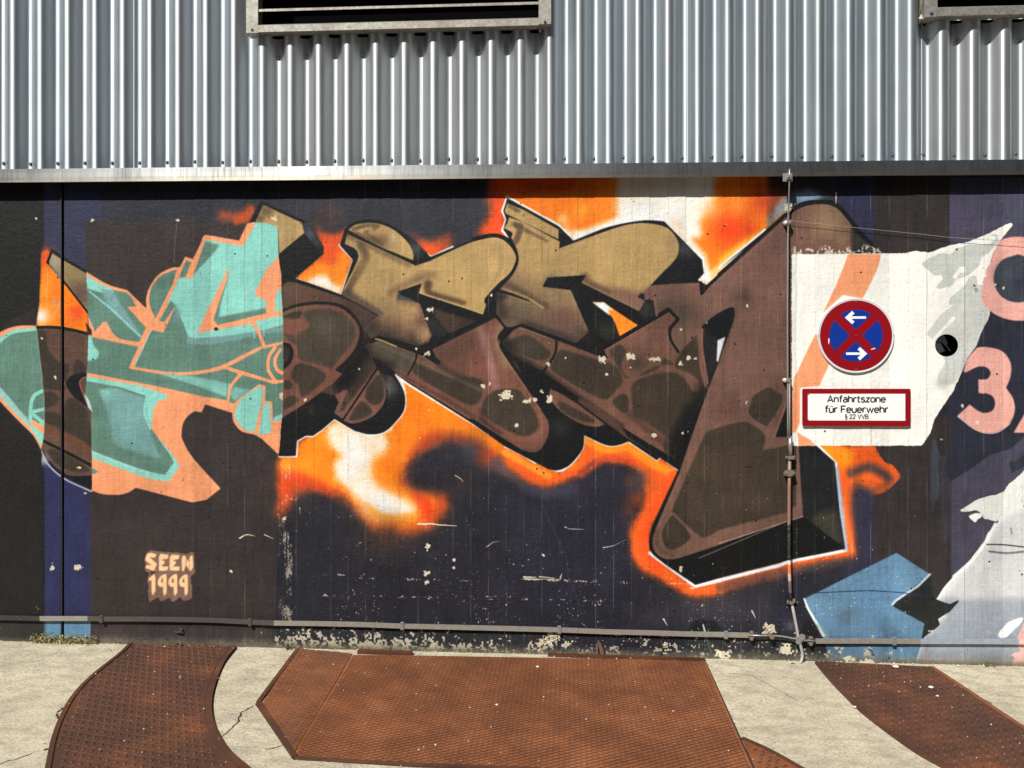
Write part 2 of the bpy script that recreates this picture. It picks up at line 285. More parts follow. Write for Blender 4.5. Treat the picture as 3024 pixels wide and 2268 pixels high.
# ---- first letter, mostly painted over
m = F("Z3: 215,290 530,437 550,520 345,690 330,470 150,430", TAN); spot('Z3', 240, 340, 60, (110,90,66), .8, m); spot('Z3', 180, 410, 40, (95,78,58), .7, m); spot('Z3', 420, 500, 60, (186,168,120), .5, m)
m = F("Z3: 362,965 400,925~ 470,922 640,975 860,1048~ 1000,1110~ 1150,1200 1250,1450 1160,1500 Z5: 1100,430 1150,500 860,935 790,885 830,790 800,740 370,640", (92,70,58), 1); spot('Z3', 450, 980, 70, (118,102,84), .8, m); spot('Z3', 640, 1030, 140, (124,84,66), .7, m, sx=2)
spot('Z5', 960, 300, 120, (34,31,30), .8, m); spot('Z5', 880, 600, 110, (26,26,27), .9, m); spot('Z5', 1050, 420, 90, (74,64,52), .6, m)
L("Z3: 470,905 640,960~ 850,1035~ 1000,1095~ 1160,1185", 11, BLK, 1.5, 1, 4)
L("Z5: 1060,330 1010,440~ 900,580~ 860,640", 50, (18,18,19), 26, .95); L("Z5: 1060,470 1000,640~ 940,720", 26, (70,54,44), 14, .6)
F("Z3: 368,1145 520,1095~ 700,1080~ 860,1110~ 960,1190~ 1022,1310~ 1010,1440~ Z5: 950,430~ 860,540~ 850,600 560,805 368,945", BLK, 1)
S1 = F("Z3: 368,1165 520,1118~ 700,1103~ 840,1128~ 940,1205~ 1000,1310~ 975,1440~ Z5: 900,440~ 800,530 860,565 790,640 545,815 368,925", (134,88,72), 1)
spot('Z3', 440, 1160, 80, (120,104,76), .8, S1, sx=1.6)
F("Z3: 550,1165~ 700,1138~ 840,1168~ 925,1232~ 965,1330~ 930,1430~ 850,1530~ Z5: 775,520 640,482~ 500,440~ 490,350~ 420,290~ 380,232 480,240~ 590,175~ 560,120~", (86,74,58), 2.5, clip=S1)
spot('Z3', 700, 1290, 110, (112,108,88), .5, S1, sx=.7); spot('Z3', 850, 1350, 120, (84,68,52), .5, S1); spot('Z5', 470, 210, 60, (140,84,68), .6, S1)
F("Z3: 378,1195 450,1170~ 520,1158~ 528,1185~ 490,1220~ 378,1215", (70,60,46), 2, clip=S1)
F("Z5: 490,487~ 600,495~ 712,560~ 712,615~ 620,700~ 560,745~ 520,740~ 500,650~ 440,590~", CELL, 2, clip=S1)
F("Z5: 378,620 430,620~ 455,660~ 430,690~ 378,680", CELL, 2, clip=S1); F("Z5: 378,775 450,742~ 500,770~ 490,800~ 378,865", CELL, 2, clip=S1)
F("Z5: 370,295 440,300~ 490,370~ 480,470~ 400,560~ 370,560", (140,92,76), 2, clip=S1)
F("Z5: 370,308 430,320~ 462,390~ 440,470~ 385,528 370,530", BLK, 1.5); F("Z5: 370,335 415,348~ 432,400~ 410,455~ 370,495", (66,50,42), 1.5)
F("Z5: 800,740 880,690 905,705 850,830~ 870,860~ 900,820 1145,505 870,935 795,885 832,795", (134,92,78), 1.5, a=.9)
F("Z5: 900,720 930,760 870,860~ 845,850~", CELL, 2)
F("Z5: 1145,508 1195,620~ 1220,720~ 1190,820~ 1110,910~ 1000,960~ 920,968~ 868,945", (136,94,80), 1)
F("Z5: 1160,570~ 1195,650~ 1190,770~ 1130,820~ 1060,780~ 1040,740~ 1060,680~", CELL, 2); F("Z5: 1030,790~ 1090,850~ 1100,885~ 1020,930~ 930,945~ 920,920~ 980,820~", CELL, 2)
L("Z5: 1145,520 868,935", 6, BLK, 1)
# ---- first E
E1 = F("Z3: 900,530 1100,620 1460,788 1415,802 1580,745 1760,660~ 1950,582~ 2100,552~ 2212,575~ Z4: 270,592~ 335,660~ 345,740~ 300,840~ 200,930 140,990 85,1060 98,1110 72,1187 Z3: 1830,1125 1480,1012 1505,935 1350,990 1310,1030 1312,1057 1440,1085 1490,1097 1545,1250 1592,1355 1530,1455 1160,1350 1100,1395 1040,1300 1160,1192 1000,1100~ 880,1040~ 868,990~ 960,800~ 992,710~ 965,650~ 880,610 ", TAN, .8, grad=((112,88,70), (1150,885), (1085,1000)))
spot('Z3', 1250, 1230, 140, (140,102,86), .9, E1, sx=1.6); spot('Z3', 1200, 1350, 100, (84,66,52), .9, E1, sx=2); spot('Z3', 1280, 1150, 110, (166,146,102), .7, E1, sx=1.6); spot('Z3', 1100,1290,80,(78,62,50),.7,E1)
spot('Z3', 1500, 1240, 70, (128,96,80), .9, E1); spot('Z3', 1430, 1380, 60, (84,64,52), .8, E1)
L("Z3: 1010,620~ 1050,720~ 1000,820~ 930,920~ 900,1000", 22, (110,84,62), 9, .8, 30, clip=E1); L("Z3: 880,615 975,660~ 990,710~ 960,800~ 870,990", 6, (190,170,125), 2, .9, clip=E1)
L("Z3: 900,540 1000,590 1400,780", 16, (120,94,68), 8, .6, clip=E1); L("Z3: 1560,940~ 1560,990~ 1600,1020~ 1850,1090", 26, (92,66,48), 9, .85, 12, clip=E1)
L("Z3: 1250,1010 1500,880~ 1600,860", 22, (140,112,84), 12, .7, clip=E1); L("Z3: 1485,1010 1830,1120 2005,1180", 5, (196,176,128), 2, .9, clip=E1)
L("Z3: 900,1010 1050,1100~ 1180,1180", 14, (70,76,74), 7, .5, clip=E1); spot('Z3', 2100, 650, 60, (150,120,92), .5, E1); L("Z3: 2150,620 2150,800~ 2060,980", 14, (160,136,96), 6, .5, clip=E1)
L("Z3: 1490,1100 1590,1350 1530,1450", 12, (140,96,78), 4, .8, clip=E1)
spot('Z3',1050,800,90,(186,162,110),.5,E1); spot('Z3', 1900, 800, 130, (182,158,106), .6, E1)
F("Z3: 1305,1015 1490,1080 1470,1090 1310,1060", (96,102,98), 2, .9)
F("Z3: 1310,1000 1505,935 1480,1012 1600,1060 1490,1092 1350,1030", BLK, .8)
D1 = F("Z3: 908,495 960,455~ 1060,438~ 1180,450~ 1290,502~ 1390,592~ 1438,680~ 1440,745 1200,648 1000,545", TAN, .8)
L("Z3: 950,490~ 1050,460~ 1150,462 1050,520 1180,610 960,520", 12, (108,84,60), 5, .75, clip=D1); spot('Z3', 1170, 590, 60, (104,82,62), .7, D1, sx=1.3); spot('Z3', 1280, 560, 40, (196,182,140), .7, D1); spot('Z3',1090,500,30,(196,172,122),.7,D1)
F("Z3: 1600,1130 1960,1250 1742,1352 1690,1300~ 1610,1200", (88,66,52), 3, .9); spot('Z3', 1900, 1290, 70, (50,44,38), .8); F("Z3: 1550,1250 1600,1200 1740,1380 1660,1390 1590,1350", (58,56,52), 3, .8)
F("Z3: 1330,1400 1330,1400 1330,1401", BLK)
# ---- second E
L("Z4: 0,570 150,540~ 240,560~ 310,620~ 355,700~ 350,770~ 310,850~ 240,930~ 100,1080", 12, BLK, 1)
E2 = F("Z4: 285,390 400,430 700,590 695,645 1000,532~ 1250,452~ 1430,442~ 1570,475~ 1650,560~ 1672,650~ 1640,740~ 1540,842 1440,948 1430,1100 1340,1160 875,928 910,868 600,888 560,955 790,985 930,1310 825,1415 400,1268 330,1285 250,1290 180,1190 190,1000 300,880~ 355,780~ 358,690~ 320,590~ 300,560 310,520~ 240,480 270,440", TAN, .8, grad=((126,102,86), (1640,820), (1590,915)))
F("Z4: 1350,1000~ 1440,940 1430,1110 1340,1165 880,928 1100,960~", (136,104,88), 9, .9, clip=E2)
spot('Z4', 430, 1030, 130, (170,146,102), .6, E2, sx=2); spot('Z4', 700, 1050, 100, (160,132,104), .8, E2); spot('Z4', 330, 1180, 110, (104,90,70), .9, E2); spot('Z4', 700, 1230, 110, (134,98,82), .7, E2, sx=1.6); spot('Z4', 850, 1330, 60, (104,86,68), .8, E2)
L("Z4: 350,460 380,470~ 360,540~ 330,600", 18, (118,96,70), 4, .85, clip=E2); L("Z4: 330,450 600,590", 16, (120,98,72), 5, .75, 6, clip=E2)
L("Z4: 250,930 400,1010~ 600,1120", 26, (104,80,62), 11, .8, 10, clip=E2); L("Z4: 900,880~ 930,920~ 1100,1000", 26, (110,84,64), 10, .8, 10, clip=E2)
L("Z4: 240,975 420,1040~ 560,1130", 3, (178,158,108), 2, .8, 7, clip=E2); L("Z4: 190,990 300,1020 450,1075", 10, BLK, 1.5, 1, 3)
F("Z4: 190,1010 300,1040 200,1070", (52,42,38), 5, .9); spot('Z4', 620, 800, 80, (190,164,112), .3, E2); spot('Z4', 1600,600,60,(160,134,100),.5,E2)
C2 = F("Z4: 270,278 400,328 690,492 688,572 540,500 262,365 248,340", TAN, .8); L("Z4: 290,300 360,340", 12, (112,92,68), 4, .7, clip=C2)
F("Z4: 600,885 910,865 875,928 1345,1160 1395,1240 1342,1282 965,1085 1120,1200 1190,1370 1110,1425 930,1310 790,985 560,957", BLK, .7)
F("Z4: 965,1085 1060,1088 1150,1150~ 1340,1275 1190,1368 1120,1200~", (252,150,36), 1); F("Z4: 965,1085 1060,1088 1135,1150 1095,1150~ 1112,1200", (232,236,238), 2.5)
m = mask("Z4: 870,1100 965,1085 1115,1190 1190,1368 1110,1425 930,1312"); spot('Z4', 1090, 1330, 100, (62,60,52), .9, m); spot('Z4', 640, 920, 60, (60,60,66), .4)
L("Z4: 190,1020 230,1180", 30, (40,34,30), 16, .6, clip=E2)
# ---- the big leg
LEG = F("Z4: 1440,948 1600,935~ 1850,925 1858,1010 2212,690 Z7: 0,770 490,335 600,275~ 720,252~ 830,270~ 930,350~ 985,470~ 970,620 520,622 Z8: 520,530 575,530 607,1043 0,1240 Z10: 2212,822 1500,1068~ 1300,1110~ 1200,1050~ 1180,950~ 1205,860 1400,400 Z6: 1700,1290 1905,700 1870,560 1640,600 1450,1100 1380,800 1480,700 1590,60 Z4: 1480,1200 1465,1070 1390,1070 1380,1010", (131,98,85), .8)
spot('Z7', 780, 380, 120, (160,136,104), .8, LEG); spot('Z7', 890, 520, 60, (150,124,92), .8, LEG, sx=.7); spot('Z7', 180, 920, 70, (74,58,48), .85, LEG); spot('Z4', 1700, 1180, 110, (92,76,62), .8, LEG, sx=1.4); spot('Z4', 1540, 1130, 60, (100,82,66), .6, LEG)
L("Z7: 130,1000~ 60,1200~ 0,1400", 18, (104,82,68), 8, .7, clip=LEG); spot('Z7', 300, 900, 200, (142,106,92), .5, LEG); spot('Z8', 60, 280, 90, (126,84,68), .6, LEG); L("Z8: 440,60 430,400", 40, (116,78,62), 18, .4, clip=LEG)
L("Z7: 985,440 990,600", 24, (60,58,50), 6, .8); L("Z7: 980,420 1100,560~ 1150,640", 14, BLK, 3, .9); F("Z7: 990,470 1060,520 1130,610 985,615", (66,68,60), 3, .9)
F("Z8: 480,232 500,260 500,468 397,468", BLK, 1)
L("Z8: 397,470 480,240", 6, (150,106,92), 2)
F("Z8: 220,250 250,170~ 350,110~ 400,130~ 457,200~ 350,385~ 330,385~ 250,340~ 213,290~", CELL, 1.6)
F("Z8: 0,400 100,370~ 200,362~ 300,422~ 333,480~ 313,565 500,528 555,545 555,960 500,1012 0,1142 Z10: 1640,922 1560,918~ 1360,735~ 1350,680~ 1590,130~ 1640,62~", CELL, 1.8)
m = mask("Z10: 1600,80 2212,-60 2300,800 1600,920 1350,700"); spot('Z10', 1750, 400, 250, (96,76,58), .5, m); spot('Z10', 1650, 620, 120, (74,66,54), .6, m); spot('Z10',2100,640,120,(92,78,60),.5,m)
F("Z10: 1340,752~ 1385,790~ 1482,900~ 1470,962~ 1350,1030~ 1280,1000~ 1255,900~ 1290,820~", CELL, 1.6); L("Z10: 1230,860~ 1215,960~ 1260,1050~ 1350,1080", 12, (110,84,68), 4, .7)
L("Z8: 0,1240 605,1045", 3, (190,160,150), 1.2, .8); L("Z10: 1560,1100 2212,825", 3, (190,160,150), 1.2, .6)
L("Z7: 0,765 490,325", 12, BLK, 1.5, .9); L("Z4: 1850,925 1858,1015 1910,950 2212,670", 9, BLK, 1); L("Z7: 490,325 600,255~ 720,238~ 850,258~ 1000,430", 12, (20,26,26), 2)
# ---- lower half of the second E
L("Z6: 1045,360 1585,40 1660,120 1598,200~ 1605,290~ 1680,410", 12, BLK, 1, 1, 8)
A2 = F("Z6: 230,310 340,190~ 390,182 670,290 1000,412 1085,432 1060,370 1590,62 1645,120 1582,205~ 1600,300~ 1665,400 1820,240 1868,600 1900,700 1640,1170 1640,1260 1200,1000 860,760 560,540 330,425 255,350", (130,92,76), .8)
spot('Z6', 1350, 260, 120, (146,106,92), .7, A2)
for s in ("Z6: 330,270~ 440,250~ 560,330~ 622,390~ 600,440~ 520,452~ 330,385~ 260,330~", "Z6: 690,380~ 740,372~ 980,440~ 1150,500~ 1212,612~ 1170,685~ 1070,772~ 900,700~ 640,540~ 650,450~",
          "Z6: 1115,370~ 1200,330~ 1240,400~ 1200,500~ 1280,600~ 1480,505~ 1640,490 1550,440~ 1500,520~ 1270,602~ 1210,560~ 1130,430~", "Z6: 1290,650~ 1420,582~ 1600,552~ 1700,590~ 1780,700~ 1830,760~ 1640,1130 1400,960~ 1310,925~ 1290,800~",
          "Z6: 1130,790~ 1200,728~ 1252,750~ 1256,870~ 1200,872~", "Z6: 1650,215~ 1720,190~ 1812,240~ 1862,640 1760,560~ 1640,505~ 1680,400"):
    F(s, CELL, 2.2, clip=A2)
spot('Z6', 1500, 800, 140, (92,70,54), .6, A2); spot('Z6', 1330, 480, 60, (74,64,50), .6, A2); spot('Z6', 430, 330, 80, (98,92,74), .4, A2); L("Z6: 240,300 300,420~ 420,500", 26, (22,22,23), 16, .9, clip=A2); spot('Z6', 260, 330, 60, (46,40,36), .9, A2)
L("Z6: 1270,900 1640,1200", 20, (96,66,52), 8, .7, clip=A2); L("Z6: 340,415 560,530 860,750 1210,990", 12, (60,46,40), 7, .7, clip=A2); L("Z6: 1640,1200 1900,700", 50, BLK, 24, .9, clip=A2)
L("Z6: 1640,1130 1780,880", 40, (30,27,25), 22, .8, clip=A2)
L("Z6: 1062,372 1590,64 1640,115", 3, (176,132,118), 1.2, .7, clip=A2); L("Z6: 350,182 680,292 1080,432", 3, (150,136,100), 1.5, .7, clip=A2)
L("Z6: 320,190 385,166 680,272 1075,428", 9, BLK, 1); L("Z6: 672,275 665,380~ 620,470~ 565,545", 7, BLK, .8)
F("Z6: 825,302 930,215 1112,325 1045,378 1088,435 820,330", (24,26,26), 1); spot('Z6', 930, 270, 50, (44,44,42), .7)
F("Z6: 820,302 925,212 930,225 835,312", (140,96,80), 1.5, .8)
F("Z6: 305,425 400,550 385,560 330,500", (86,64,52), 3, .9); F("Z6: 330,425 860,760 1250,1060 1240,1085 900,980 400,590", BLK, 1)
m = F("Z6: 620,685 700,720 850,812 1065,975 1000,997~ 870,972~ 720,882~ 640,800~ 613,740~", (132,92,76), 1); F("Z6: 690,788~ 800,835~ 985,942~ 940,962~ 800,920~ 700,850~", CELL, 1.8, clip=m)
F("Z6: 850,765 960,800 1260,1040 1640,1290 1630,1310 1240,1085 850,795", (100,72,58), 1.5); F("Z6: 1200,995 1660,1290 1690,1310 1640,1330 1255,1080", BLK, 1.5)
# small dark pieces between the letters
F("Z4: 1342,1165 1395,1080 1370,1060~ 1338,1045~ 1360,1012~ 1388,1020 1392,1070 1440,1065~ 1462,1120 1468,1200 1395,1245", (38,38,38), 1.2); F("Z4: 1400,1085 1450,1100 1460,1190 1395,1225 1350,1165", (66,62,56), 3, .8)
L("Z4: 1475,1070 1490,1190", 8, (140,98,84), 2)
# ---- black opening of the leg
F("Z6: 1860,175 1960,90~ 2070,30~ 2118,26~ 2126,80~ 2110,150 1990,480 1908,690 1872,500", BLK, .9); F("Z6: 1868,190 1985,280 1980,465 1905,650 1872,500", (50,47,44), 4, .7); L("Z6: 1862,200 1862,360~ 1905,640", 7, (150,106,90), 2, .9)
L("Z6: 1835,220 1850,500 1890,660", 9, (136,94,78), 2.5, .9); F("Z6: 1985,290 2050,262 1990,468 1978,460", (214,216,220), 1)
# ---- lower half of the first E
L("Z5: 1500,350 2110,88 2195,205", 11, BLK, 1)
A1 = F("Z5: 1045,330 1100,295~ 1165,278 1450,385 1640,470 1590,368 2112,105 2180,190 2130,250~ Z6: 198,320~ 225,380~ 400,640~ 540,850~ 605,960~ 600,1080~ 540,1180~ 480,1205~ 390,1187 0,935 Z5: 1900,930 1400,622 1200,500 1100,430", (132,88,72), .8)
F("Z5: 1590,368 1900,215 1960,300~ 1850,420~ 1660,480", (108,74,58), 10, .7, clip=A1); L("Z5: 1990,200 2050,400~ 2120,700", 24, (158,126,120), 9, .6, clip=A1); L("Z5: 2150,170 2130,300~ 2200,500", 26, (146,122,98), 12, .7, clip=A1)
F("Z5: 1080,320 1180,310~ 1450,400~ 1440,470~ 1400,560 1200,490", (90,84,68), 7, .9, clip=A1)
for s in ("Z5: 1440,470~ 1500,490~ 1750,592~ 1950,595~ 2012,680~ 1930,822~ 1700,722~ 1450,562~", "Z6: 130,720~ 340,690~ 430,780~ 520,930~ 510,1022~ 420,1072~ 300,1040~ 70,890~"): F(s, CELL, 2.5, clip=A1)
L("Z5: 1150,320 1500,470 2000,700", 12, (118,112,88), 7, .5, clip=A1); L("Z5: 1150,480 1700,770 2212,1090", 12, (90,62,50), 6, .6, clip=A1)
L("Z6: 20,940~ 200,1060~ 400,1100~ 500,1080~ 560,1000~ 540,900", 14, (148,100,82), 6, .6, clip=A1); L("Z6: 400,1185 500,1190~ 580,1100", 10, (100,78,66), 5, .6, clip=A1)
L("Z5: 1090,300 1160,268 1450,370 1530,400 1640,470", 13, BLK, 1, 1, 16); F("Z5: 1520,350 1590,365 1650,475 1620,480 1500,400", BLK, 1); L("Z5: 1130,280 1165,285 1300,340", 4, (206,176,116), 1.5, .9)
L("Z5: 1463,390 1458,450~ 1395,572", 5, BLK, .8); L("Z5: 1100,430 1400,622 1900,930", 4, (150,104,86), 1.5, .7)
F("Z5: 1098,425 1200,470 1300,560 1270,575 1150,530", BLK, 1.5)
L("Z6: 205,290~ 215,380~ 400,650~ 540,860", 5, (160,118,100), 2, .6)
L("Z5: 1060,340 1120,430~ 1250,500", 22, (34,31,28), 16, .7, clip=A1); L("Z5: 1640,480 1780,570~ 2000,640", 14, (60,46,38), 12, .6, clip=A1); L("Z6: 60,880~ 60,940 200,1050", 16, (60,44,38), 14, .6, clip=A1)
L("Z3: 1180,1370 1400,1420~ 1540,1440", 18, (46,38,33), 12, .7, clip=E1); L("Z3: 1320,1060 1480,1110 1560,1280", 16, (120,94,72), 10, .6, clip=E1); L("Z3: 870,1010~ 960,1060~ 1120,1180", 26, (104,84,66), 14, .7, clip=E1)
L("Z4: 400,1260 620,1330~ 820,1400", 20, (62,50,42), 14, .7, clip=E2); L("Z4: 810,1000 870,1150~ 925,1300", 14, (150,122,100), 8, .5, clip=E2)
L("Z7: 0,790 250,570~ 480,360", 12, (158,116,100), 10, .45, clip=LEG); L("Z10: 1210,860 1390,440", 10, (158,114,98), 8, .4, clip=LEG)
# ---- the old strip left of the panel
ST = mask("Z1: 303,560 625,520 625,860 640,1160 640,1659 Z2: 625,130 620,300 668,400 668,960 667,1659 320,1659 300,680 320,480 300,150 Z1: 262,1255 285,1090", 1)
F("Z1: 303,730 345,705 645,1170 640,1325 262,1262 285,1090 295,800", ORG, 3, clip=ST); spot('Z1', 330, 760, 70, (226,92,40), .9, ST); spot('Z1', 320, 1020, 60, (253,176,50), .8, ST); spot('Z1', 300, 1190, 65, (236,232,226), .95, ST)
spot('Z1', 560, 1170, 70, (238,96,36), .9, ST); spot('Z1', 400, 1000, 50, (252,130,24), .6, ST); L("Z1: 345,840 340,1050", 4, (230,170,120), 2, .7, clip=ST); L("Z1: 450,1080 380,1200", 8, (226,170,130), 3, .6, clip=ST); F("Z1: 375,1060 400,1050 430,1100 390,1130 375,1100", (214,160,120), 3, .7)
m = F("Z1: 372,733 632,880 640,1160 345,795", (168,148,104), 1, clip=ST); spot('Z1', 400, 790, 50, (176,168,150), .8, m); spot('Z1', 580, 1020, 130, (116,90,76), .95, m); spot('Z1', 560,880,60,(150,132,92),.7,m)
L("Z1: 345,800 378,712 470,775 635,872", 8, BLK, 1, clip=ST); L("Z1: 345,798 450,920 645,1172", 6, BLK, 1.2, clip=ST); L("Z1: 365,815 450,920", 9, (150,150,146), 2.5, .8, clip=ST)
m = F("Z1: 262,1272 400,1275~ 500,1290~ 645,1320 640,1659 Z2: 625,130 668,400 668,870 500,868~ 400,800~ 305,690 320,480", (112,82,68), 1, clip=ST)
for s in ("Z1: 270,1290 330,1300~ 340,1400~ 400,1500~ 500,1550~ 480,1659 Z2: 440,180~ 470,250~ 320,240 300,100", "Z1: 560,1500~ 620,1560~ 630,1640 560,1640~ 530,1570~", "Z2: 320,270 380,260~ 430,310~ 400,360~ 320,390", "Z2: 480,330~ 540,310~ 640,400 665,650~ 600,620~ 480,480~", "Z2: 350,680~ 420,690~ 560,760~ 650,830~ 560,850~ 430,800~ 360,730~", "Z2: 300,410 420,420~ 640,560 660,640 480,560~ 320,480"): F(s, (72,62,50), 2.5, clip=m)
L("Z2: 310,510~ 500,600~ 668,700", 24, (122,76,52), 8, .8, clip=m); L("Z1: 265,1270 400,1270~ 520,1288~ 645,1318", 9, BLK, .8, clip=ST)
F("Z2: 632,125 540,138~ 492,170~ 480,212~ 530,292~ 600,350 668,398 620,300 580,215~ 600,160~ 632,152", BLK, 1); L("Z2: 630,155 590,175~ 582,215~ 625,330 660,390", 5, (160,100,78), 1.5)
L("Z2: 305,615 480,700 668,800", 9, BLK, .8, clip=ST); F("Z2: 300,675 380,790~ 450,845~ 520,875~ 668,872 690,975 640,960~ 480,885~ 400,835~ 330,750~", BLK, 1)
L("Z2: 300,690 350,790~ 470,895~ 660,985", 5, (214,216,220), 2.5, .8, clip=ST); spot('Z2', 315, 760, 40, (200,205,214), .8, ST)
# ---- far left blob
B0 = mask("P: -80,400 107,400 Z1: 262,1255 290,1500 310,1659 Z2: 300,150 320,300 322,480 315,600 300,690 P: 122,1960 -80,1960", .8)
F("Z1: 0,1290 60,1230~ 140,1180 270,1130 270,1260 0,1310", (60,50,52), 3, .8, clip=B0)
F("Z1: -150,1400 0,1305~ 90,1268~ 180,1255~ 270,1258 340,1659 Z2: 340,700 300,690 240,580~ 150,490~ 0,335~ -150,100", PEACH, .8, clip=B0)
F("Z1: -150,1430 0,1345~ 100,1290~ 270,1272 340,1659 Z2: 340,660 300,655 240,550~ 150,455~ 0,290~ -150,60", TEAL, .8, clip=B0)
F("Z1: -150,1470 0,1385~ 90,1320~ 270,1292 340,1659 Z2: 340,470 225,510 190,455 90,330~ 0,225~ -150,0", SAGE, .8, clip=B0, tex=.05)
L("Z2: 0,250~ 80,350~ 230,500", 12, (164,190,194), 4, .7, clip=B0)
L("Z2: 318,252 250,290~ 225,360~ 222,470", 12, TEAL, .8, clip=B0); L("Z2: 225,410 322,388", 11, TEAL, .8, clip=B0); L("Z2: 230,420 320,490", 12, TEAL, .8, clip=B0); L("Z2: 240,490 315,540", 18, PEACH, .8, clip=B0); L("Z2: 240,520 300,610", 12, TEAL, 1, clip=B0)
L("Z2: 0,340 150,500~ 240,590~ 300,700", 5, (60,48,50), 2, .8, clip=B0)
# ---- teal and peach piece on the panel
PN = mask("Z1: 600,480 2015,500 2020,750 2042,900 2042,1000 2055,1250 2056,1659 Z2: 2052,420 2042,500 2025,710 2015,960 600,1200 668,960 665,400 620,300 632,100 Z1: 630,1659 645,1290 628,860", .8, .25)
F("Z1: 1842,512 1795,515 1735,640 1490,597 1400,775 1345,757 1305,832 1240,840~ 1150,888~ 1090,970~ 1062,1050~ 1062,1132 925,1000 800,965~ 700,912~ 610,855 Z2: 600,990 680,985 740,1005~ 850,1012~ 930,995~ 985,960 1455,1082 1602,965 1400,740~ 1332,625~ 1318,570~ 1335,480~ 1400,412~ 1465,412 1490,355 1690,418 1690,450~ 1705,495~ 1760,552~ 1850,574~ 1910,612 2040,725 2100,400 Z1: 2080,1000 2030,540", PEACH, .7, clip=PN)
F("Z1: 620,1180 645,1195 690,1300 740,1285 750,1240 770,1225 850,1342~ 1010,1377 1060,1270 925,1120 985,1118 960,1060 920,1020 780,985~ 700,945~ 610,880", SAGE, .7, clip=PN)
F("Z1: 620,880 700,940~ 800,985 830,1010 780,1060 740,1020 620,985", TEAL, 1.5, clip=PN); F("Z1: 730,990 810,1000 850,1060 1030,1335 1010,1345 780,1120", BGR, 2.5, .9, clip=PN); L("Z1: 650,1010 800,1130 1020,1335", 6, (150,205,196), 1.5, .9, clip=PN)
F("Z1: 690,1295 750,1230 790,1290 850,1345 700,1320", PEACH, .8, clip=PN)
F("Z1: 640,1335 1005,1412 935,1562 Z2: 935,95 1200,138~ 1400,140~ 1560,115~ 1640,95 1730,135 1690,190~ 1665,260~ 1645,325 1480,298 1200,235 1000,195 620,122 620,-60", SAGE, .7, clip=PN)
F("Z1: 630,1332 665,1335 680,1400~ 716,1450~ 700,1500~ 630,1515", TEAL, .9, clip=PN)
F("Z2: 1130,127 1400,150 1830,240 1740,320 1640,300 1400,210~", (140,196,186), 2, .9, clip=PN); F("Z2: 1400,150 1810,240 1640,235", BGR, 4, .6, clip=PN)
F("Z2: 1762,142 1970,200 2060,190 2050,462 1978,470 1975,340 1922,330 1928,222 1882,208 1735,310 1715,352 1658,335 1680,240~ 1745,150~", SAGE, .7, clip=PN); F("Z2: 1690,230 1820,245 1700,330 1670,280", (140,196,186), 3, .8, clip=PN)
F("Z1: 1650,1560 1900,1427 2060,1390 Z2: 2060,180 1985,190 1640,82", SAGE, .7, clip=PN)
L("Z1: 1995,1415 1950,1490~ 1945,1570~ Z2: 1960,130~ 2005,195", 10, PEACH, .7, clip=PN); L("Z1: 2035,1432 2000,1490~ 1998,1545~ 2020,1585~ 2058,1605", 9, PEACH, .7, 1, 12, clip=PN)
L("Z2: 1640,88 1980,192 2060,185", 10, PEACH, .7, clip=PN); L("Z2: 1748,142 1690,200~ 1665,260~ 1655,340", 8, PEACH, .7, clip=PN)
F("Z2: 1700,350 1740,310~ 1880,208 1928,222 1922,330 1975,335 1980,500 2050,600 2020,720 1910,612 1850,574~ 1760,552~ 1705,495~ 1690,440~", PEACH, .7, clip=PN)
F("Z2: 1882,224 1914,236 1900,340 1845,555 1780,540~ 1718,475~ 1705,420~ 1740,335~ 1800,272~", TEAL, .7, clip=PN); F("Z2: 1912,346 1960,346 1968,560 1875,576", TEAL, .7, clip=PN); F("Z2: 1985,450 2060,415 2050,455 1985,485", (150,205,200), 1, clip=PN); F("Z2: 2025,275 2060,265 2055,325 2028,310", (236,200,180), 1, .9, clip=PN)
SB = F("Z1: 1275,1112 1185,1306 1098,1290 975,1555 1200,1590~ 1380,1592~ 1580,1555~ 1760,1470~ 1900,1407~ 2060,1372 2060,1220 1380,1330", SAGE, .7, clip=PN)
L("Z1: 1380,1365 1500,1368~ 1700,1340~ 1860,1300 2060,1270", 22, BGR, 5, .8, clip=PN); spot('Z1', 1300, 1180, 60, BGR, .6, SB)
L("Z1: 1098,1290 975,1552", 4, (170,205,195), 1, .8, clip=PN)
TA = F("Z1: 1840,510 1930,515~ 2030,545 2025,755 1935,850 1848,1030 1935,1080 1930,1165 2060,1150 2060,1250 1900,1292 1650,1330~ 1450,1347~ 1368,1342 1330,1240 1275,1110 1215,1098 1240,1040 1300,908 1368,915 1400,840 1484,625 1730,672 1755,675", TEAL, .7, clip=PN)
F("Z1: 1482,642 1590,672 1560,720~ 1470,820~ 1380,908 1400,850", SAGE, 2.5, clip=PN)
F("Z1: 1210,1095 1275,1108 1320,1160 1290,1200 1240,1120", BGR, 4, .8, clip=PN)
F("Z1: 1665,880 1600,1110 1590,1195 1930,1130 1940,1170 1560,1265 1545,1200 1560,1130", SAGE, 2, clip=PN)
F("Z1: 1672,822 1655,900 1600,1060 1548,1215 1582,1255 1930,1168 2060,1148 2060,1178 1850,1228 1830,1242 1430,1312 1500,1160 1560,1040 1620,920", PEACH, .8, clip=PN)
F("Z1: 2025,752 2060,850 2060,1160 1930,1165 1935,1080 1848,1030 1935,850", PEACH, .8, clip=PN); F("Z1: 2060,990 2020,1000~ 1990,1080 2005,1110 1985,1152 2060,1150", TEAL, .8, clip=PN)
L("Z1: 1842,1240 1880,1310~ 1915,1405", 11, PEACH, .8, clip=PN); L("Z1: 1848,1290 1848,1350", 3, TEAL, .8); L("Z1: 1915,1265 1915,1335", 3, TEAL, .8)
